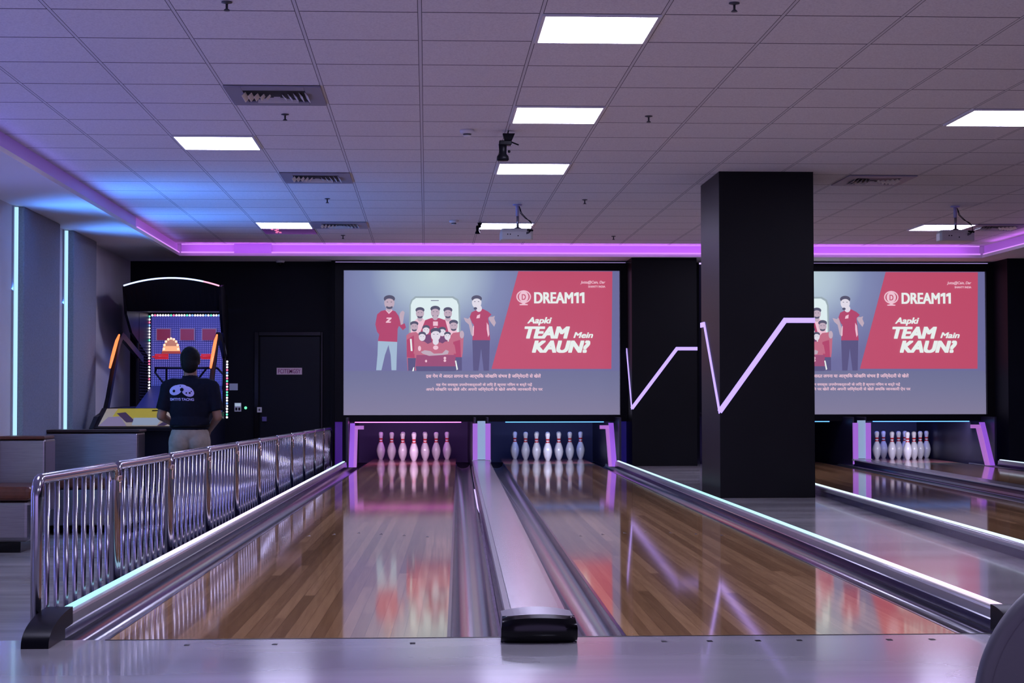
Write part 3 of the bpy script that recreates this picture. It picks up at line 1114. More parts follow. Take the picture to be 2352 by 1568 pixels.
# ------------------------------------------------------------------ PIT HOUSINGS (masking frames) and SCREENS
m_pitcurtain_p = mat('violet_lit_curtain', (0.05, 0.02, 0.14), 0.6)  # curtain colours carry the violet and blue light of the bars
m_pitcurtain_b = mat('blue_lit_curtain', (0.012, 0.02, 0.13), 0.6)
m_post = emissive('violet_light_paint', (0.34, 0.10, 0.85), 0.55, (0.35, 0.15, 0.5))  # emission paints the coloured light on posts, trims and divider
m_post_in = emissive('pink_light_paint', (0.60, 0.20, 0.72), 0.50, (0.4, 0.2, 0.5))
m_postc = emissive('orchid_light_paint', (0.40, 0.13, 0.72), 0.55, (0.4, 0.2, 0.5))
m_teal = emissive('teal_light_paint', (0.30, 0.46, 0.60), 0.5, (0.3, 0.4, 0.5))
m_dimp = emissive('dim_violet_side', (0.07, 0.012, 0.30), 0.55)  # dim emission paints violet and blue light on the side panels
m_dimb = emissive('dim_blue_side', (0.01, 0.006, 0.14), 0.6)
m_pinkled = emissive('magenta_led', (1.0, 0.18, 0.9), 3.6)
m_blueled = emissive('blue_led', (0.10, 0.32, 1.0), 3.0)
m_kick = mat('dark_kickback', (0.012, 0.010, 0.03), 0.35)


def pit(dx, label, first):
    """the opening below the screen: side panels, curtains, lit posts, light bars"""
    t = thing('pin_pit_housing', (0.71 + dx, 22.9, 0), label, 'pit housing', 'pit housings below the screens')
    B = lambda n, m, *a, **k: MB().box(a[0] + dx, a[1] + dx, *a[2:]).build(n, m, t, **k)
    B('rear_curtain', m_pitcurtain_p if first else m_pitcurtain_b, -1.14, 0.68, 25.9, 25.95, -0.1, 0.62)
    B('rear_curtain', m_pitcurtain_b, 0.68, 2.56, 25.9, 25.95, -0.1, 0.62)
    B('pit_roof', m_black, -1.14, 2.56, 23.12, 25.88, 0.60, 0.64)
    B('pit_floor', m_black, -1.14, 2.56, 23.25, 25.95, -0.12, -0.07)
    B('kickback', m_kick, -0.985, -0.96, 22.3, 25.9, -0.05, 0.60)
    B('kickback', m_kick, 2.38, 2.405, 22.3, 25.9, -0.05, 0.60)
    B('kickback', m_kick, 0.59, 0.61, 22.3, 25.9, -0.05, 0.60)
    B('kickback', m_kick, 0.745, 0.765, 22.3, 25.9, -0.05, 0.60)
    B('outer_side_panel', m_dimp if first else m_dimb, -1.15, -1.06, 22.95, 23.0, LOW if first else -0.05, 0.545)
    B('outer_side_panel', m_dimb, 2.43, 2.56, 22.95, 23.0, -0.05, 0.545)
    # raked posts at both sides, their coloured light painted as emission

    def post(xa, xb, s, name):
        q = MB()
        a, b = xa + dx, xb + dx
        pr = [(22.15, 0.0), (22.55, 0.53), (22.60, 0.53), (22.24, 0.0)]
        q.prism_x(pr, a, b)
        o = q.build(name, m_post, t)
        q = MB()
        c0, c1 = (xb, xb + 0.035) if s > 0 else (xa - 0.035, xa)
        q.prism_x([(22.16, 0.0), (22.50, 0.46), (22.62, 0.46), (22.26, 0.0)], c0 + dx, c1 + dx)
        q.build('inner_trim', m_post_in, o)
        q = MB()
        c0, c1 = (xb, xb + 0.11) if s > 0 else (xa - 0.11, xa)
        q.box(c0 + dx, c1 + dx, 22.52, 22.6, 0.455, 0.50)
        q.build('top_arm', m_post_in, o)
    post(-0.945, -0.885, 1, 'lit_side_post')
    post(2.275, 2.335, -1, 'lit_side_post')
    # centre divider front
    q = MB()
    q.box(0.567 + dx, 0.625 + dx, 22.15, 22.2, 0.02, 0.53)
    q.build('lit_divider_post', m_postc, t)
    q = MB()
    q.box(0.722 + dx, 0.785 + dx, 22.15, 22.2, 0.02, 0.53)
    q.build('lit_divider_post', m_postc, t)
    q = MB()
    q.box(0.625 + dx, 0.722 + dx, 22.17, 22.2, 0.09, 0.56)
    q.build('divider_panel', m_teal, t)
    B('divider_sill', m_grey, 0.56, 0.79, 22.12, 22.2, 0.06, 0.085)
    # light bars hung under the masking frame
    q = MB()
    q.tube([(-0.90 + dx, 22.92, 0.538), (0.44 + dx, 22.92, 0.538)], 0.005, 8)
    q.build('light_bar', m_pinkled if first else m_blueled, t, smooth=True)
    q = MB()
    q.tube([(1.0 + dx, 22.92, 0.538), (2.25 + dx, 22.92, 0.538)], 0.005, 8)
    q.build('light_bar', m_blueled, t, smooth=True)
    return t


pit(0, 'open pit housing with violet lit posts below the left screen', True)
pit(4.70, 'open pit housing with violet lit posts below the right screen', False)
area('light_bar_pink', (-0.23, 22.90, 0.525), (math.radians(20), 0, 0), 1.3, 0.02, 6, (0.85, 0.12, 1.0))
area('light_bar_blue', (1.62, 22.90, 0.525), (math.radians(20), 0, 0), 1.2, 0.02, 8, (0.06, 0.25, 1.0))
area('light_bar_blue_far', (6.33, 22.90, 0.525), (math.radians(20), 0, 0), 1.2, 0.02, 8, (0.06, 0.25, 1.0))

# picture colours (the projected advert)
PIC = 1.0


def em(name, c, s=1.0):
    return emissive('pic_' + name, c, s * PIC, (0.05, 0.05, 0.06))


m_bg = em('backdrop', (0.2, 0.2, 0.36))
g = NT(m_bg)
co, o = g.xyz()
# soft pale glow at the upper middle of the backdrop artwork
gx = g.math('DIVIDE', g.math('SUBTRACT', o[0], -0.62), 1.35)
gz = g.math('DIVIDE', g.math('SUBTRACT', o[2], 1.85), 1.15)
rr = g.math('SQRT', g.math('ADD', g.math('MULTIPLY', gx, gx), g.math('MULTIPLY', gz, gz)))
colr = g.ramp(rr, [(0.0, (0.50, 0.63, 0.66)), (0.3, (0.40, 0.50, 0.60)), (0.6, (0.20, 0.24, 0.42)), (1.0, (0.14, 0.14, 0.31))])
lowr = g.ramp(o[2], [(0.08, (0.21, 0.19, 0.30)), (0.45, (0.16, 0.165, 0.29)), (0.65, (0.14, 0.15, 0.28))])
col = g.mix(g.math('GREATER_THAN', o[2], 0.635), lowr, colr)
g.link(col, g.b.inputs['Emission Color'])
m_redp = em('red', (0.50, 0.065, 0.13))
m_jer = em('jersey', (0.42, 0.045, 0.12))
m_jer2 = em('jersey_pale', (0.50, 0.13, 0.20))
m_wht = em('white', (0.78, 0.84, 0.82), 1.0)
m_pinkw = em('pinkwhite', (0.82, 0.52, 0.62), 1.0)
m_face = em('face', (0.50, 0.38, 0.46))
m_facel = em('face_light', (0.72, 0.68, 0.76))
m_hairp = em('hair', (0.07, 0.07, 0.12))
m_jean = em('jeans', (0.34, 0.46, 0.60))
m_navy = em('navy', (0.085, 0.075, 0.19))
m_phone = em('phone_edge', (0.30, 0.38, 0.42))
m_phonew = em('phone_white', (0.70, 0.82, 0.83))
m_plum = em('plum', (0.16, 0.05, 0.14))
m_rednavy = em('maroon', (0.30, 0.06, 0.15))
PM = [m_bg, m_redp, m_jer, m_jer2, m_wht, m_pinkw, m_face, m_facel, m_hairp, m_jean, m_navy, m_phone, m_phonew, m_plum, m_rednavy]
BG, RD, JR, JP, WH, PW, FC, FL, HR, JN, NV, PE, PWH, PL, MR = range(15)

SY = 22.90
SXC, SZC = 0.707, 1.54


def sx(p):
    return -1.040 + (p - 790) * (3.491 / 633.0)


def sz(p):
    return 2.454 - (p - 621) * (1.824 / 331.5)


class Pic:
    def __init__(s, dx):
        s.q = MB()
        s.dx = dx
        s.l = 0

    def poly(s, k, pts):
        s.q.k = k
        s.l += 1
        y = SY - 0.0003 - s.l * 0.00012
        s.q.add([(sx(a) + s.dx, y, sz(b)) for a, b in pts], [tuple(range(len(pts)))])

    def ell(s, k, cx, cy, rx, ry, n=20, a0=0, a1=2 * PI):
        s.poly(k, [(cx + rx * math.cos(a0 + (a1 - a0) * i / n), cy + ry * math.sin(a0 + (a1 - a0) * i / n)) for i in range(n + (0 if a1 - a0 > 6.2 else 1))])

    def head(s, cx, cy, r, face=FC, beard=True):
        s.ell(face, cx, cy, r * .78, r)
        s.ell(HR, cx, cy - r * .62, r * .86, r * .55)
        s.ell(face, cx, cy - r * .22, r * .66, r * .42)
        if beard:
            s.ell(HR, cx, cy + r * .68, r * .5, r * .30)
            s.ell(face, cx, cy + r * .42, r * .42, r * .22)
        s.ell(HR, cx - r * .30, cy - r * .12, r * .12, r * .05)
        s.ell(HR, cx + r * .30, cy - r * .12, r * .12, r * .05)


def artwork(dx, parent, second):
    p = Pic(dx)
    p.poly(BG, [(790, 621), (1423, 621), (1423, 952.5), (790, 952.5)])
    p.poly(RD, [(1190, 622), (1407, 622), (1404, 847), (1128, 847)])
    # phone
    p.poly(PE, [(940, 700), (944, 688), (953, 680), (1040, 680), (1052, 687), (1056, 700), (1058, 800), (938, 800)])
    p.poly(PWH, [(943, 700), (947, 690), (955, 684), (1038, 684), (1048, 690), (1052, 700), (1054, 800), (943, 800)])
    p.poly(NV, [(989, 689), (1007, 689), (1007, 690.5), (989, 690.5)])
    # man at the left
    p.poly(JN, [(868, 782), (912, 784), (911, 815), (910, 850), (899, 850), (897, 815), (892, 792), (884, 815), (876, 850), (864, 850), (867, 815)])
    p.poly(JR, [(884, 712), (875, 714), (866, 722), (862, 745), (866, 762), (871, 768), (868, 783), (912, 785), (913, 755), (916, 748), (925, 758), (932, 752), (929, 742), (921, 746), (915, 725), (908, 715), (900, 712)])
    p.poly(FC, [(917, 722), (920, 716), (925, 713), (929, 717), (927, 727), (925, 744), (920, 746), (918, 733)])
    p.ell(FC, 893, 710, 7, 8)
    p.head(894, 695, 15, FC)
    p.poly(PW, [(885, 712), (893, 721), (902, 712), (899, 712), (893, 718), (887, 712)])
    p.poly(PW, [(888, 729), (899, 729), (899, 731.5), (892.5, 738), (898, 738), (897, 741), (886, 741), (886, 739), (893, 732), (887, 732)])
    # group, rear row
    for cx, cy, r, f_ in ((964, 719, 12, FC), (999, 717, 13, FC), (1028, 719, 12, FC)):
        p.poly(JR if cx == 999 else PW, [(cx - 22, 780), (cx - 19, 742), (cx - 6, 731), (cx + 6, 731), (cx + 19, 742), (cx + 22, 780)])
        p.ell(f_, cx, cy + 12, 6, 7)
        p.head(cx, cy, r, f_)
    p.poly(JR, [(976, 735), (990, 730), (1008, 730), (1022, 735), (1030, 765), (1025, 800), (975, 800), (962, 770)])
    p.ell(FC, 999, 729, 6, 6)
    p.poly(PW, [(994, 738), (1005, 738), (1005, 748), (994, 748)])
    p.poly(PW, [(996, 751), (1003, 751), (1002, 753), (997, 753)])
    # side men
    p.poly(JP, [(933, 770), (940, 764), (955, 762), (970, 775), (972, 850), (936, 851), (934, 820)])
    p.poly(JR, [(934, 780), (950, 770), (952, 822), (934, 820)])
    p.poly(WH, [(941, 778), (945, 778), (947, 806), (943, 806)])
    p.head(951, 750, 11, FC)
    p.poly(NV, [(936, 822), (955, 822), (952, 851), (937, 851)])
    p.poly(WH, [(949, 843), (951, 843), (950, 852), (946, 852)])
    p.poly(JP, [(1030, 775), (1040, 764), (1056, 762), (1064, 772), (1062, 810), (1055, 850), (1030, 850)])
    p.poly(JR, [(1040, 785), (1056, 780), (1058, 820), (1042, 822)])
    p.ell(FC, 1060, 768, 5, 9)
    p.head(1041, 748, 12, FC)
    p.poly(NV, [(1040, 820), (1060, 820), (1060, 851), (1040, 851)])
    # middle row
    p.head(978, 758, 10, FL, False)
    p.poly(PL, [(970, 768), (988, 768), (992, 792), (968, 792)])
    p.head(1015, 762, 10, FL, False)
    p.poly(PL, [(1007, 772), (1024, 772), (1028, 792), (1004, 792)])
    for cx, cy, r in ((969, 773, 10), (1027, 772, 9)):
        p.poly(JP, [(cx - 20, 812), (cx - 16, 792), (cx - 5, 784), (cx + 5, 784), (cx + 16, 792), (cx + 20, 812)])
        p.head(cx, cy, r, FL, False)
        p.ell(PW, cx - 6, 800, 3.5, 6)
    # front man
    p.poly(JP, [(975, 793), (990, 786), (1010, 786), (1025, 793), (1038, 812), (1046, 842), (954, 842), (962, 812)])
    p.poly(MR, [(956, 815), (1046, 815), (1044, 842), (954, 842)])
    p.poly(NV, [(954, 841), (1046, 841), (1044, 852), (956, 852)])
    p.ell(FL, 1000, 784, 7, 8)
    p.head(1000, 769, 14, FL, False)
    p.poly(FC, [(966, 808), (975, 804), (988, 806), (996, 812), (1015, 811), (1023, 803), (1030, 806), (1028, 813), (1016, 815), (985, 817), (970, 812)])
    p.ell(PW, 1000, 798, 6, 5)
    p.poly(WH, [(1044, 828), (1047, 828), (1051, 848), (1048, 850)])
    p.ell(PW, 1021, 822, 3, 3)
    p.ell(PW, 1021, 828, 3, 3)
    p.ell(PW, 978, 829, 2.5, 3)
    # man at the right
    p.poly(NV, [(1084, 780), (1124, 780), (1123, 815), (1122, 851), (1110, 851), (1104, 800), (1098, 851), (1086, 851)])
    p.poly(FC, [(1064, 729), (1074, 732), (1078, 728), (1083, 745), (1088, 762), (1086, 773), (1081, 768), (1076, 745), (1068, 738)])
    p.poly(FC, [(1122, 727), (1130, 727), (1136, 725), (1134, 731), (1138, 741), (1134, 750), (1127, 741), (1122, 733)])
    p.poly(JR, [(1092, 712), (1082, 717), (1078, 728), (1084, 742), (1087, 745), (1084, 781), (1125, 781), (1122, 745), (1120, 730), (1128, 722), (1120, 715), (1108, 709)])
    p.poly(PW, [(1117, 740), (1121, 747), (1123, 768), (1120, 774), (1117, 756)])
    p.poly(PW, [(1086, 748), (1088, 748), (1087, 770), (1084, 772)])
    p.poly(PW, [(1095, 724), (1102, 721), (1101, 730), (1093, 731)])
    p.ell(FL, 1099, 708, 7, 8)
    p.head(1094, 694, 14, FL, False)
    p.ell(HR, 1091, 708, 4, 3)
    # trophy emblem
    p.ell(PW, 1202, 681, 17, 15)
    p.ell(RD, 1202, 681, 14, 12)
    p.ell(PW, 1202, 681, 11, 12.5)
    p.poly(PW, [(1196, 692), (1208, 692), (1205, 697), (1212, 698.5), (1211, 700.5), (1193, 700.5), (1192, 698.5), (1199, 697)])
    for a in (0, 13):
        p.poly(WH, [(1318 + a, 673.5), (1324 + a, 670.5), (1329 + a, 670.5), (1329 + a, 695.5), (1323.5 + a, 695.5), (1323.5 + a, 678), (1318 + a, 679.5)])
    pic = p.q.build('picture', PM, parent, recalc=False)
    # normals face the room
    T = []
    yt = SY - 0.0003 - p.l * 0.00012 - 0.004

    def tx(name, s, a, b, h, m, w, shear=0.0, bold=0.0, sp=1.0):
        o = text('lettering', s, (sx(a) + dx, yt, sz(b)), h * 0.00551 / 0.70, m, pic, shear=shear, bold=0.0, width=w * 0.005515, spacing=sp)
        if bold > .0005:      # heavy weight: the strokes are laid over each other with small shifts
            bm = bmesh.new()
            bm.from_mesh(o.data)
            src = bm.verts[:] + bm.edges[:] + bm.faces[:]
            for q_, (ax, az) in enumerate(((-1, 0), (1, 0), (0, .6), (0, -.6), (-1, .6), (1, -.6), (1, .6), (-1, -.6))):
                r_ = bmesh.ops.duplicate(bm, geom=src)
                bmesh.ops.translate(bm, verts=[v for v in r_['geom'] if isinstance(v, bmesh.types.BMVert)], vec=(ax * bold, -.00004 * (q_ + 1), az * bold))
            bm.to_mesh(o.data)
            bm.free()
        return o
    tx('', 'D', 1198, 688, 13, m_redp, 8.5, 0, 0.002)
    tx('', 'DREAM', 1227, 695.5, 25, m_wht, 88, 0, 0.0062)
    tx('', 'Aapki', 1211, 742, 14, m_wht, 55, 0.28, 0.0045)
    tx('', 'TEAM', 1206, 776, 26, m_wht, 100, 0.25, 0.0120)
    tx('', 'Main' if second else 'Mein', 1317, 775.5, 13, m_wht, 44, 0.28, 0.0040)
    tx('', 'KAUN?', 1223, 808.5, 26, m_wht, 130, 0.25, 0.0122)
    tx('', 'Jutta@Cain, Dar', 1333, 650, 6, m_pinkw, 57, 0.25, 0.001)
    tx('', 'SHANTY INDIA', 1351, 659.5, 4.5, m_pinkw, 39, 0, 0.001)
    tx('', 'इस गेम में आदत लगना या आर्थिक जोखिम संभव है जिम्मेदारी से खेलें', 978, 867, 7, m_pinkw, 263, 0, 0.0015)
    tx('', 'यह गेम वयस्क उपयोगकर्ताओं के लिए है कृपया नियम व शर्तें पढ़ें', 1001, 886, 5.5, m_pinkw, 220, 0, 0.001)
    tx('', 'अपने जोखिम पर खेलें और अपनी जिम्मेदारी से खेलें अधिक जानकारी ऐप पर', 978, 897, 6, m_pinkw, 267, 0, 0.001)


def screen(dx, label, second):
    t = thing('projection_screen', (SXC + dx, 22.95, 0.55), label, 'screen', 'screens above the lanes')
    q = MB()
    q.box(-1.150 + dx, 2.565 + dx, 22.93, 23.10, 0.545, 2.555)
    q.build('backing', m_black, t)
    q = MB()
    for a in ((-1.150, -1.042, .545, 2.555), (2.454, 2.565, .545, 2.555), (-1.042, 2.454, 2.456, 2.555), (-1.042, 2.454, .545, .629)):
        q.box(a[0] + dx, a[1] + dx, 22.85, 22.93, a[2], a[3])
    q.build('frame', m_black, t)
    h = thing('canvas', (SXC + dx, SY, SZC), None, None)
    # canvas is a real part: replace helper empty by the cloth mesh itself
    bpy.data.objects.remove(h)
    MB().box(-1.042 + dx, 2.454 + dx, SY, SY + 0.03, .629, 2.456).build('canvas', m_white, t)
    artwork(dx, t, second)
    return t


screen(0, 'large lit projection screen above the two near lanes, fully visible', False)
screen(4.71, 'large lit projection screen partly hidden by the big column', True)

# ------------------------------------------------------------------ RAILING
RX0, RX1, RY0, RY1 = -1.338, -1.202, 6.31, 22.9
NSEC = 11


def rx(y):
    return RX0 + (RX1 - RX0) * (y - RY0) / (RY1 - RY0)


def rz(y):
    return 0.560 + (0.488 - 0.560) * (y - RY0) / (RY1 - RY0)


step = (RY1 - RY0) / NSEC
proto = None
ordn = ['first', 'second', 'third', 'fourth', 'fifth', 'sixth', 'seventh', 'eighth', 'ninth', 'tenth', 'last']
for k in range(NSEC):
    ya = RY0 + k * step + (0.0 if k == 0 else 0.024)
    yb = RY0 + (k + 1) * step - 0.024
    lb = 'chrome railing section, %s of the row counted from the camera' % ordn[k]
    if k == 0:
        lb = 'chrome railing section nearest the camera, with the free rounded corner'
    if k == NSEC - 1:
        lb = 'chrome railing section farthest away, at the back wall'
    t = thing('railing_section', (rx(ya), ya, LOW), lb, 'railing', 'chrome railing sections')
    r = 0.06
    path = [(rx(ya), ya, LOW)]
    path.append((rx(ya), ya, rz(ya) - r - .02))
    for i in range(0, 7):
        a = PI / 2 * i / 6
        path.append((rx(ya), ya + r * (1 - math.cos(a)), rz(ya) - .02 - r + r * math.sin(a)))
    for i in range(0, 7):
        a = PI / 2 * (1 - i / 6)
        path.append((rx(yb), yb - r * (1 - math.cos(a)), rz(yb) - .02 - r + r * math.sin(a)))
    path.append((rx(yb), yb, LOW))
    MB().tube(path, 0.019, 20).build('top_rail_and_posts', m_chrome, t, smooth=True)
    MB().tube([(rx(ya), ya, LOW + .09), (rx(yb), yb, LOW + .09)], 0.012, 10).build('bottom_rail', m_chrome, t, smooth=True)
    nb = 8
    for j in range(nb):
        y = ya + (yb - ya) * (j + 1) / (nb + 1)
        MB().tube([(rx(y), y, LOW + .09), (rx(y), y, rz(y) - .03)], 0.0098, 18).build('baluster', m_chrome, t, smooth=True)
    q = MB()
    for yy in (ya, yb):
        q.lathe([(.023, 0), (.023, .012), (.021, .016), (.0195, .03)], (rx(yy), yy, LOW), 18)
    q.build('foot_flange', m_chrome, t, smooth=True)
    if k > 0:
        yj = ya - 0.024
        q = MB()
        q.box(rx(yj) - .024, rx(yj) + .024, yj - .040, yj + .040, rz(yj) - .085, rz(yj) - .060)
        q.box(rx(yj) - .026, rx(yj) + .026, yj - .012, yj + .012, rz(yj) - .135, rz(yj) - .085)
        q.build('joint_clamp', m_brass, t, bevel=0.006)

# ------------------------------------------------------------------ BOOTHS
t = thing('booth_seat', (-3.45, 15.6, LOW), 'brushed steel bench with a brown cushion at the left picture edge', 'bench')
q = MB()
q.box(-4.0 + .28, -3.40, 15.42, 16.05, LOW, LOW + .09)
q.build('plinth', m_blackgloss, t)
q = MB()
q.box(-3.72, -3.32, 15.38, 16.05, LOW + .09, LOW + .44)
q.build('steel_base', m_brushed, t, bevel=0.04)
q = MB()
q.box(-3.73, -3.29, 15.30, 16.02, LOW + .44, LOW + .56)
q.build('seat_cushion', m_brown, t, bevel=0.045)
q = MB()
q.box(-3.73, -3.325, 16.02, 16.46, LOW + .30, LOW + .935)
q.build('backrest_shell', m_brushed, t, bevel=0.02)
q = MB()
q.box(-3.73, -3.33, 16.0, 16.44, LOW + .935, LOW + .965)
q.build('top_roll', m_brown, t, bevel=0.012)

t = thing('booth_seat', (-3.2, 17.7, LOW), 'brushed steel bench with a dark top edge behind the nearer bench', 'bench')
q = MB()
q.box(-3.72, -2.80, 17.72, 18.2, LOW, LOW + .09)
q.build('plinth', m_blackgloss, t)
q = MB()
q.box(-3.72, -2.78, 17.66, 18.10, LOW + .09, LOW + .965)
q.build('backrest_shell', m_brushed, t, bevel=0.02)
q = MB()
q.box(-3.72, -2.765, 17.65, 18.10, LOW + .965, LOW + .993)
q.build('top_roll', mat('dark_brown_leather', (0.03, 0.012, 0.012), 0.4), t, bevel=0.01)
q = MB()
q.box(-3.72, -2.80, 17.35, 17.66, LOW + .44, LOW + .54)
q.build('seat_cushion', m_brown, t, bevel=0.035)
q = MB()
q.box(-3.72, -2.82, 17.40, 17.66, LOW + .09, LOW + .44)
q.build('steel_base', m_brushed, t, bevel=0.02)

# ------------------------------------------------------------------ BASKETBALL GAME MACHINE
XL, XR = -3.41, -2.33
t = thing('basketball_machine', (-2.87, 20.6, LOW), 'tall black basketball arcade machine with coloured bulbs in the far left corner', 'arcade machine')
m_mb = mat('machine_black', (0.004, 0.004, 0.008), 0.35, spec=0.2)
m_mn = mat('machine_navy', (0.004, 0.006, 0.020), 0.4, spec=0.2)
q = MB()
q.prism_x([(18.80, LOW), (18.80, .50), (19.3, .68), (22.5, .68), (22.5, LOW)], XL + .02, XR - .02)
q.build('base_cabinet', m_mn, t)
q = MB()
q.prism_x([(18.66, .535), (18.66, .505), (18.82, .50), (19.32, .70), (19.26, .735)], XL, XR)
q.build('front_deck', m_mb, t)
# printed control deck
q = MB()


def dk(u, v):
    """u across 0..1, v up 0..1 on the sloping deck"""
    return (XL + .06 + u * (XR - XL - .12), 18.70 + v * .52, .553 + v * .178)


q.quad(dk(0, 0), dk(1, 0), dk(1, 1), dk(0, 1))
dko = [(1, [(.1, .45), (.62, .45), (.62, 1), (.12, 1)]), (2, [(.0, .0), (.3, .0), (.18, .55), (.06, .5)]), (3, [(.13, .72), (.22, .78), (.38, .22), (.28, .20)]),
       (4, [(.35, .04), (.62, .04), (.64, .46), (.34, .46)]), (3, [(.62, .0), (.70, .0), (.88, .62), (.80, .8)]), (3, [(.82, .75), (.88, .62), (1.0, .35), (.95, .25)]),
       (5, [(.86, .95), (.98, .95), (1, .4), (.92, .35)]), (6, [(.50, .88), (.78, .94), (.78, .9), (.50, .82)])]
for z, (k, pts) in enumerate(dko):
    q.k = k
    o_ = 0.0006 * (z + 1)
    q.add([tuple(Vector(dk(u, v)) + Vector((0, -o_ * .3, o_))) for u, v in pts], [tuple(range(len(pts)))])
q.build('printed_deck', [emissive('deck_sand', (.42, .34, .24), .35, (.3, .22, .15)), emissive('deck_yellow', (.45, .33, .02), .35, (.35, .26, .03)), emissive('deck_lilac', (.32, .26, .5), .5),
                         emissive('deck_purple', (.05, .02, .09), .5), emissive('deck_label', (.36, .44, .62), .6), emissive('deck_red', (.42, .03, .04), .5), m_black], t, recalc=False)
# side wings: swept tubes from the deck corner up to a peak and back down
for X, sd in ((XL, -1), (XR, 1)):
    q = MB()
    pw = [(18.66, .52), (18.95, .62), (19.45, .68), (19.62, .82), (19.85, 1.06), (20.05, 1.26), (20.22, 1.45), (20.42, 1.545), (20.62, 1.52), (21.9, 1.31)]
    th = [.02, .05, .05, .045, .045, .045, .05, .035, .04, .045]
    n = len(pw)
    A = [(y - h * .8, z + h * .55) for (y, z), h in zip(pw, th)]
    Bq = [(y + h * .8, z - h * .55) for (y, z), h in zip(pw, th)]
    A[-3:] = [(y, z + .035) for y, z in pw[-3:]]
    Bq[-3:] = [(y, z - .045) for y, z in pw[-3:]]
    for i in range(n - 1):
        q.prism_x([A[i], A[i + 1], Bq[i + 1], Bq[i]], X - .022, X + .022)
    q.build('side_wing', m_mb, t)
    q = MB()
    q.tube([(X, 19.72, 1.17), (X, 19.86, 1.28), (X, 19.99, 1.37), (X, 20.14, 1.47), (X, 20.30, 1.545)], [.012, .018, .019, .018, .010], 12)
    q.build('orange_light', emissive('orange_glow', (1.0, 0.22, 0.06), 1.7), t, smooth=True)
    # cage frame
    q = MB()
    q.tube([(X, 21.6, .68), (X, 21.6, 1.85)], .018, 8)
    q.tube([(X, 22.46, .68), (X, 22.46, 1.95)], .022, 8)
    q.tube([(X, 19.5, .72), (X, 22.46, .74)], .018, 8)
    q.build('cage_post', m_mb, t)
    q = MB()
    for j in range(22):
        z = .74 + j * .034 if sd < 0 else .74 + j * .05
        if sd < 0:
            q.tube([(X + .02, 21.62, z), (X + .02, 22.45, z)], .004, 4)
    for j in range(12):
        y = 21.62 + j * .07
        q.tube([(X, y, .72), (X, y, 1.3 if sd > 0 else 1.5)], .002, 4)
    if sd > 0:
        for j in range(12):
            q.tube([(X, 21.62, .74 + .05 * j), (X, 22.45, .74 + .05 * j)], .002, 4)
    q.build('side_net', mat('net_cord', (0.02, 0.02, 0.05), 0.6), t)
# canopy side panels and marquee
for X in (XL, XR):
    q = MB()
    q.prism_x([(20.58, 2.10), (20.72, 1.80), (21.1, 1.60), (22.5, 1.32), (22.5, 1.98), (21.2, 2.16)], X - .015, X + .015)
    q.build('canopy_side', m_mb, t)
q = MB()
n = 16
vs, fs = [], []
for i in range(n + 1):
    u = -1 + 2 * i / n
    x = (XL + XR) / 2 + u * (XR - XL) / 2 * 1.015
    zt = 2.10 + .088 * (1 - u * u)
    vs += [(x, 20.56, zt), (x * 1.0 + (.03 * -u), 20.74, 1.83), (x, 22.5, zt), (x + (.03 * -u), 22.5, 1.90)]
for i in range(n):
    a, b = 4 * i, 4 * (i + 1)
    fs += [(a, a + 1, b + 1, b), (a, b, b + 2, a + 2), (a + 1, a + 3, b + 3, b + 1), (a + 2, b + 2, b + 3, a + 3)]
fs += [(0, 2, 3, 1), (4 * n, 4 * n + 1, 4 * n + 3, 4 * n + 2)]
q.add(vs, fs)
q.build('marquee', m_mb, t)
q = MB()
for c_, rng in ((0, range(0, 21)), (1, range(20, 25))):
    q.k = c_
    q.tube([((XL + XR) / 2 + (-1 + 2 * i / 24) * .535, 20.54, 2.108 + .088 * (1 - (-1 + 2 * i / 24) ** 2)) for i in rng], .0085, 8)
q.build('arched_light', [emissive('ice_blue_glow', (0.42, 0.55, 1.0), 2.6), emissive('rose_glow', (1.0, 0.35, 0.5), 1.8)], t, smooth=True)
# back board with net pattern
m_net = emissive('blue_net_board', (0.07, 0.08, 0.45), 0.55, (0.05, 0.06, 0.3))
g = NT(m_net)
co, o = g.xyz()
fx = g.math('LESS_THAN', g.math('FRACT', g.math('MULTIPLY', o[0], 38)), 0.3)
fz = g.math('LESS_THAN', g.math('FRACT', g.math('MULTIPLY', o[2], 38)), 0.3)
gl = g.math('MAXIMUM', fx, fz)
gr = g.ramp(g.math('DIVIDE', g.math('SUBTRACT', o[2], 1.1), 1.3), [(0.0, (0.05, 0.09, 0.55)), (0.25, (0.10, 0.16, 0.85)), (0.5, (0.22, 0.19, 0.70)), (0.8, (0.16, 0.14, 0.5)), (1.0, (0.05, 0.05, 0.42))])
g.link(g.mix(gl, gr, (0.015, 0.015, 0.12)), g.b.inputs['Emission Color'])
q = MB()
q.box(XL + .03, XR - .03, 22.46, 22.50, .68, 1.86)
q.build('back_board', m_net, t)
q = MB()
q.quad((XL + .05, 20.9, .68), (XR - .05, 20.9, .68), (XR - .05, 22.4, 1.0), (XL + .05, 22.4, 1.0))
q.build('ball_ramp', emissive('blue_ramp', (0.02, 0.03, 0.20), 0.35, (0.02, 0.03, 0.15)), t, recalc=False)
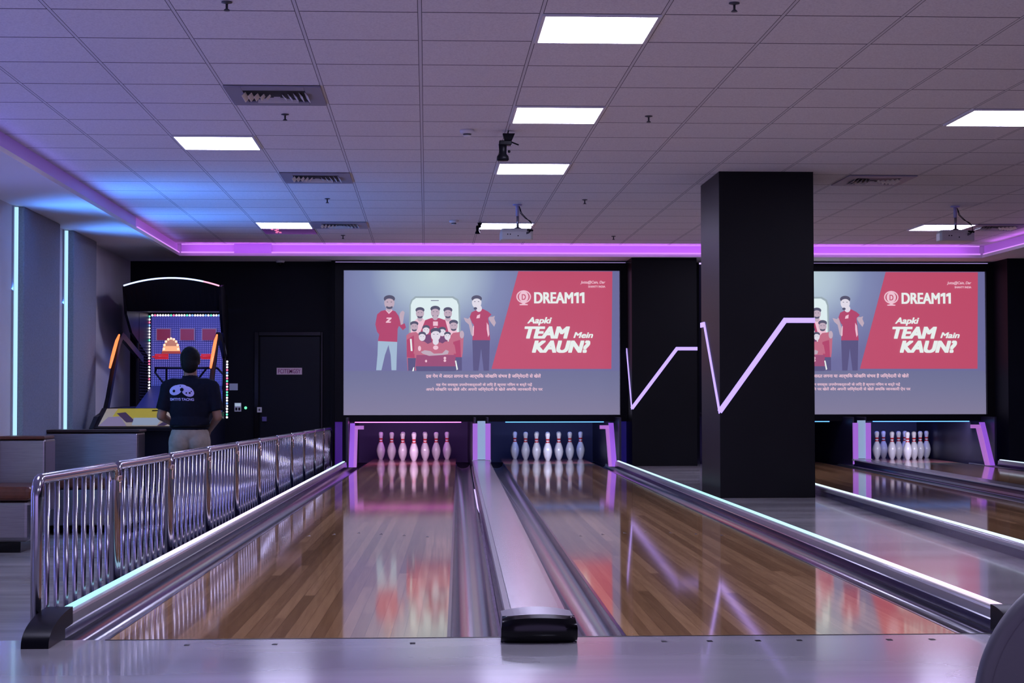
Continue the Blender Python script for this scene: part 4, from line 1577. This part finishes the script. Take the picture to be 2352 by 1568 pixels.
# scoring boards and hoops
m_rb = emissive('maroon_board', (0.17, 0.015, 0.035), 0.8, (0.2, 0.02, 0.04))
for i, xc in enumerate((-3.217, -2.929, -2.663)):
    q = MB()
    q.box(xc - .082, xc + .082, 22.36, 22.38, 1.555, 1.69)
    o_ = q.build('score_board', m_rb, t)
    q = MB()
    for a in ((-.09, -.082, 1.55, 1.70), (.082, .09, 1.55, 1.70), (-.09, .09, 1.69, 1.70)):
        q.box(xc + a[0], xc + a[1], 22.355, 22.385, a[2], a[3])
    q.build('board_edge', emissive('board_edge_glow', (0.3, 0.2, 0.5), 0.5), o_)
m_hoop = emissive('red_hoop', (0.55, 0.02, 0.04), 0.7, (0.4, 0.02, 0.02))
for xc in (-3.17, -2.62):
    q = MB()
    q.tube([(xc + .085 * math.cos(2 * PI * i / 20), 21.75 + .12 * math.sin(2 * PI * i / 20), 1.335) for i in range(21)], .010, 8)
    q.box(xc - .08, xc + .08, 21.88, 21.90, 1.31, 1.375)
    q.build('hoop', m_hoop, t)
q = MB()
q.tube([(-3.24, 21.8, 1.205), (-2.50, 21.8, 1.205)], .013, 8)
q.tube([(-3.22, 21.8, 1.205), (-3.235, 21.8, 1.15), (-3.10, 21.8, .98)], .012, 8)
q.tube([(-3.10, 21.8, 1.205), (-3.10, 21.8, .98)], .010, 8)
q.tube([(-2.62, 21.8, 1.205), (-2.78, 21.8, 1.0)], .012, 8)
q.tube([(-2.50, 21.8, 1.205), (-2.42, 21.8, 1.12), (-2.43, 21.8, .95)], .012, 8)
q.build('hoop_bracket', m_mb, t)
# lit orange score emblem
q = MB()
cx, cz = -3.045, 1.405
for i in range(9):
    a = PI * i / 8
    q.k = 0
    q.ball((cx - .085 * math.cos(a), 21.78, cz + .025 + .125 * math.sin(a)), .015, 8, 6)
q.k = 1
q.poly_xz([(cx - .105, cz), (cx + .105, cz), (cx + .092, cz + .06), (cx - .092, cz + .06)], 21.79, .02)
q.k = 2
q.poly_xz([(cx - .092, cz + .06), (cx + .092, cz + .06), (cx + .06, cz + .13), (cx, cz + .155), (cx - .06, cz + .13)], 21.79, .02)
q.k = 3
q.poly_xz([(cx - .115, cz - .03), (cx + .115, cz - .03), (cx + .105, cz), (cx - .105, cz)], 21.79, .03)
q.build('lit_emblem', [emissive('bulb_peach', (1.0, .62, .45), 1.4), emissive('amber_band', (1.0, .42, .20), 1.1), emissive('amber_dim', (.6, .22, .12), .8), emissive('ember_red', (.4, .05, .02), .8)], t)
# strings of coloured bulbs
bulbs = [emissive('bulb_white', (.95, .9, 1.0), 1.6), emissive('bulb_green', (.15, .85, .55), 1.3), emissive('bulb_red', (1.0, .2, .4), 1.3), emissive('bulb_blue', (.25, .45, 1.0), 1.3)]


def bulbstring(pts, label):
    q = MB()
    for i, p in enumerate(pts):
        q.k = random.choice((0, 0, 1, 2, 0, 3))
        q.ball(p, .0135, 8, 6)
    return q.build('bulb_string', bulbs, t)


bulbstring([(XL + .02, 22.36, 1.845 - .0365 * i) for i in range(31)], '')
bulbstring([(XL + .055 + .0325 * i, 22.36, 1.86) for i in range(28)], '')
bulbstring([(XR - .105, 22.3, 1.29 - .034 * i) for i in range(21)], '')
q = MB()
q.prism_x([(18.9, -.02), (19.0, -.1), (19.04, .0), (19.0, .10), (18.97, .22), (18.93, .1)], XR - .021, XR - .012)
q.build('flame_emblem', emissive('flame_orange', (.8, .2, .05), .8), t)

# the cabinet tapers towards its rear on the right-hand side
for ch in t.children:
    if ch.name.split('.')[0] in ('base_cabinet', 'side_wing', 'cage_post', 'side_net', 'canopy_side', 'marquee', 'back_board', 'ball_ramp'):
        for v in ch.data.vertices:
            if v.co.x > 0 and v.co.y > 0.0:
                v.co.x *= 1 - 0.24 * min(1.0, v.co.y / 1.9)

# ------------------------------------------------------------------ PERSON (seen from behind)
PX, PYY = -2.20, 17.0


def remesh(mb, name, m, parent, vox, smooth_it=6, disp=0.0, extra=None):
    o = mb.build(name, m, parent)
    r = o.modifiers.new('r', 'REMESH')
    r.mode = 'VOXEL'
    r.voxel_size = vox
    r.use_smooth_shade = True
    s = o.modifiers.new('s', 'SMOOTH')
    s.factor = 0.5
    s.iterations = smooth_it
    if disp:
        tx_ = bpy.data.textures.new(name + '_folds', 'CLOUDS')
        tx_.noise_scale = 0.11
        d_ = o.modifiers.new('d', 'DISPLACE')
        d_.texture = tx_
        d_.strength = disp
        d_.mid_level = 0.5
    dg = bpy.context.evaluated_depsgraph_get()
    me = bpy.data.meshes.new_from_object(o.evaluated_get(dg))
    o.modifiers.clear()
    o.data = me
    for p_ in me.polygons:
        p_.use_smooth = True
    if not me.materials:
        me.materials.append(m)
    return o


t = thing('person', (PX, PYY, LOW), 'person with short black hair in a navy polo shirt and beige trousers, seen from behind', 'person')


def W(x, y, z):
    return (PX + x, PYY + y, LOW + z)


q = MB()
# torso
q.ball(W(0, 0, 1.00), 1, 20, 14, (.165, .115, .14))
q.ball(W(0, 0, 1.16), 1, 20, 14, (.150, .105, .17))
q.ball(W(0, .0, 1.32), 1, 20, 14, (.175, .115, .15))
q.cone(W(-.15, 0, 1.405), W(.15, 0, 1.405), .062, .062)
q.cone(W(0, .0, 1.42), W(0, .02, 1.555), .066, .062)
# head
q.ball(W(0.0, .035, 1.655), 1, 24, 18, (.078, .098, .108))
q.ball(W(0.0, .075, 1.595), 1, 20, 14, (.058, .062, .068))
q.ball(W(0.0, .140, 1.63), 1, 10, 8, (.012, .022, .024))     # nose
q.ball(W(0.0, .132, 1.588), 1, 10, 8, (.026, .012, .008))    # lips
for s in (-1, 1):
    q.ball(W(s * .081, .03, 1.64), 1, 12, 8, (.012, .020, .033))   # ears
    q.ball(W(s * .030, .118, 1.655), 1, 10, 8, (.014, .012, .010))   # eye sockets
    # legs
    q.cone(W(s * .088, 0, .95), W(s * .10, .01, .50), .092, .058)
    q.cone(W(s * .10, .01, .50), W(s * .105, -.015, .10), .057, .038)
    q.ball(W(s * .103, -.02, .36), 1, 12, 10, (.058, .062, .12))
    q.cone(W(s * .105, -.02, .07), W(s * .12, .15, .035), .042, .032)
# arms: bent at the elbow, forearms forward
arms = {-1: ((-.195, 0, 1.395), (-.262, -.02, 1.13), (-.165, .235, 1.045)), 1: ((.195, 0, 1.395), (.262, -.035, 1.12), (.150, .19, .985))}
for s, (sh, el, wr) in arms.items():
    q.cone(W(*sh), W(*el), .056, .042)
    q.cone(W(*el), W(*wr), .041, .027)
    w = Vector(wr)
    d = (Vector(wr) - Vector(el)).normalized()
    side = Vector((-s, 0.15, 0)).normalized()
    side = (side - d * side.dot(d)).normalized()
    upv = side.cross(d) * s
    palm = w + d * .055
    for o_ in (-.026, -.009, .009, .026):
        q.cone(W(*(w + d * .015 + side * o_ * .6)), W(*(palm + d * .02 + side * o_)), .015, .013, 10)
    for o_, L in ((-.028, .062), (-.010, .074), (.009, .070), (.027, .055)):
        b0 = palm + d * .025 + side * o_
        b1 = b0 + d * L * .45 - upv * .008
        b2 = b1 + d * L * .30 - upv * .020
        b3 = b2 + d * L * .16 - upv * .020
        q.cone(W(*b0), W(*b1), .0095, .0088, 8)
        q.cone(W(*b1), W(*b2), .0088, .0082, 8)
        q.cone(W(*b2), W(*b3), .0082, .0072, 8)
    th0 = w + d * .02 + side * .030
    th1 = th0 + d * .030 + side * .022 - upv * .006
    th2 = th1 + d * .028 + side * .006 - upv * .010
    q.cone(W(*th0), W(*th1), .0125, .0105, 8)
    q.cone(W(*th1), W(*th2), .0105, .0085, 8)
remesh(q, 'body', m_skin, t, 0.0065, 4)
# hair
q = MB()
q.ball(W(0.0, .012, 1.668), 1, 24, 18, (.094, .104, .112))
q.ball(W(0.0, -.030, 1.610), 1, 20, 14, (.082, .068, .085))
remesh(q, 'hair', m_hair, t, 0.007, 4, 0.006)
# trousers
q = MB()
q.ball(W(0, -.005, .955), 1, 20, 14, (.182, .138, .12))
for s in (-1, 1):
    q.ball(W(s * .075, -.055, .90), 1, 14, 10, (.098, .095, .11))
    q.cone(W(s * .090, -.005, .90), W(s * .102, .005, .50), .108, .084)
    q.cone(W(s * .102, .005, .50), W(s * .107, -.015, .10), .083, .070)
remesh(q, 'trousers', m_trouser, t, 0.010, 5, 0.012)
q = MB()
q.tube([W(.172 * math.cos(2 * PI * i / 28), .128 * math.sin(2 * PI * i / 28) - .004, 1.035) for i in range(29)], .017, 8)
q.build('belt', m_black, t, smooth=True)
q = MB()
for s in (-1, 1):
    q.ball(W(s * .112, .055, .040), 1, 16, 10, (.050, .140, .045))
    q.box(PX + s * .112 - .042, PX + s * .112 + .042, PYY - .08, PYY + .18, LOW, LOW + .022)
remesh(q, 'shoes', m_black, t, 0.008, 3)
# polo shirt
q = MB()
q.ball(W(0, 0.0, 1.335), 1, 24, 16, (.208, .138, .160))
q.ball(W(0, 0.0, 1.20), 1, 24, 16, (.192, .138, .20))
q.ball(W(0, -.0, 1.06), 1, 24, 16, (.186, .146, .13))
q.cone(W(-.155, 0, 1.408), W(.155, 0, 1.408), .074, .074)
q.cone(W(0, 0, 1.40), W(0, .008, 1.480), .082, .066)
for s, (sh, el, wr) in arms.items():
    a, b = Vector(sh), Vector(el)
    e = a.lerp(b, .80)
    q.cone(W(*(a + Vector((-s * .02, 0, 0)))), W(*a), .07, .076)
    q.tube([W(*a), W(*e)], [.078, .070], 14)
sh_o = remesh(q, 'polo_shirt', m_shirt, t, 0.009, 6, 0.016)
q = MB()
q.tube([W(.062 * math.cos(2 * PI * i / 24), .010 + .060 * math.sin(2 * PI * i / 24), 1.492 + .006 * math.sin(2 * PI * i / 24)) for i in range(25)], .014, 8)
q.build('collar', m_shirt, t, smooth=True)
# printed emblem on the back, wrapped on to the cloth
bvh = BVHTree.FromPolygons([tuple(v.co + Vector((PX, PYY, LOW))) for v in sh_o.data.vertices], [tuple(p_.vertices) for p_ in sh_o.data.polygons])


def wrap(x, z, lift=.003):
    h = bvh.ray_cast(Vector((x, PYY - 1, z)), Vector((0, 1, 0)))
    return (x, (h[0].y if h[0] is not None else PYY - .13) - lift, z)


q = MB()
PXM = 1 / 244.6


def shirtpt(px, py):
    return PX + (px - 427.5) * PXM, .81 + (921.5 - py) * PXM


def ellw(cx, cy, rx_, ry_, rot, lift, k):
    q.k = k
    n = 18
    vs = [wrap(*shirtpt(cx, cy), lift)]
    for rg in (0.5, 1.0):
        for i in range(n):
            a = 2 * PI * i / n
            ex, ey = rx_ * rg * math.cos(a), ry_ * rg * math.sin(a)
            vs.append(wrap(*shirtpt(cx + ex * math.cos(rot) - ey * math.sin(rot), cy + ex * math.sin(rot) + ey * math.cos(rot)), lift))
    fs = [(0, 1 + (i + 1) % n, 1 + i) for i in range(n)] + [(1 + i, 1 + (i + 1) % n, 1 + n + (i + 1) % n, 1 + n + i) for i in range(n)]
    q.add(vs, fs)


ellw(399, 897, 15.5, 11, -.35, .003, 0)
ellw(427, 900, 15.5, 10.5, .55, .003, 0)
ellw(411, 889, 13, 5, .02, .003, 0)
for cx, cy, r_ in ((395, 899, 3.2), (413.5, 896, 4.2), (431.5, 903.5, 2.2), (424, 903.5, 1.8), (409.5, 888, 1.3), (435, 900, 1.4)):
    ellw(cx, cy, r_, r_, 0, .0045, 1)
q.build('back_emblem', [m_lavender, m_shirt], sh_o, recalc=False)
tt = text('lettering', 'EMTIYS TACNG', (0, 0, 0), 0.03, m_lavender, None, width=.226, bold=0.001)
for v in tt.data.vertices:
    x = PX + (385.5 - 427.5) * PXM + v.co.x
    z = .81 + (921.5 - 920.5) * PXM + v.co.z * 1.1 - .02 * max(0, v.co.x - .11)
    w_ = wrap(x, z)
    v.co = Vector(w_) - Vector((PX, PYY, LOW))
tt.parent = sh_o
tt.data.update()

# ------------------------------------------------------------------ BALL RETURN hood in the right foreground
t = thing('ball_return', (1.78, 4.75, 0), 'large rounded dark grey ball return hood in the bottom right corner', 'ball return')
m_hood = noisy('hood_grey', (0.075, 0.07, 0.082), 0.42, 0.12, 4)
q = MB()
cx, cz, R = 1.775, 0.02, 0.388
n = 40


def arc(rad, y):
    c_ = cx + (y - 4.575) * 0.40
    return [(c_ - rad * math.cos(PI * i / n), y, cz + rad * math.sin(PI * i / n)) for i in range(n + 1)]


rows = [arc(R - .045, 4.575), arc(R - .028, 4.575), arc(R - .016, 4.580), arc(R - .006, 4.588), arc(R, 4.605), arc(R - .01, 4.70), arc(R - .03, 4.85), arc(R - .07, 4.98), arc(R - .14, 5.04)]
vs = [p for r_ in rows for p in r_]
a = n + 1
fs = [(j * a + i, j * a + i + 1, (j + 1) * a + i + 1, (j + 1) * a + i) for j in range(len(rows) - 1) for i in range(n)]
q.add(vs, fs)
b0 = (len(rows) - 1) * a
q.add([vs[b0 + i] for i in range(a)], [tuple(range(a))])
q.build('hood_shell', m_hood, t, smooth=True)
q = MB()
fr = arc(R - .045, 4.577)
q.add(fr + [(cx, 4.545, cz)], [(i, i + 1, a) for i in range(n)])
q.build('front_panel', m_hood, t)
q = MB()
q.box(cx - R + .01, cx + R, 4.60, 4.66, 0, .022)
q.build('base_plinth', m_black, t, bevel=0.004)
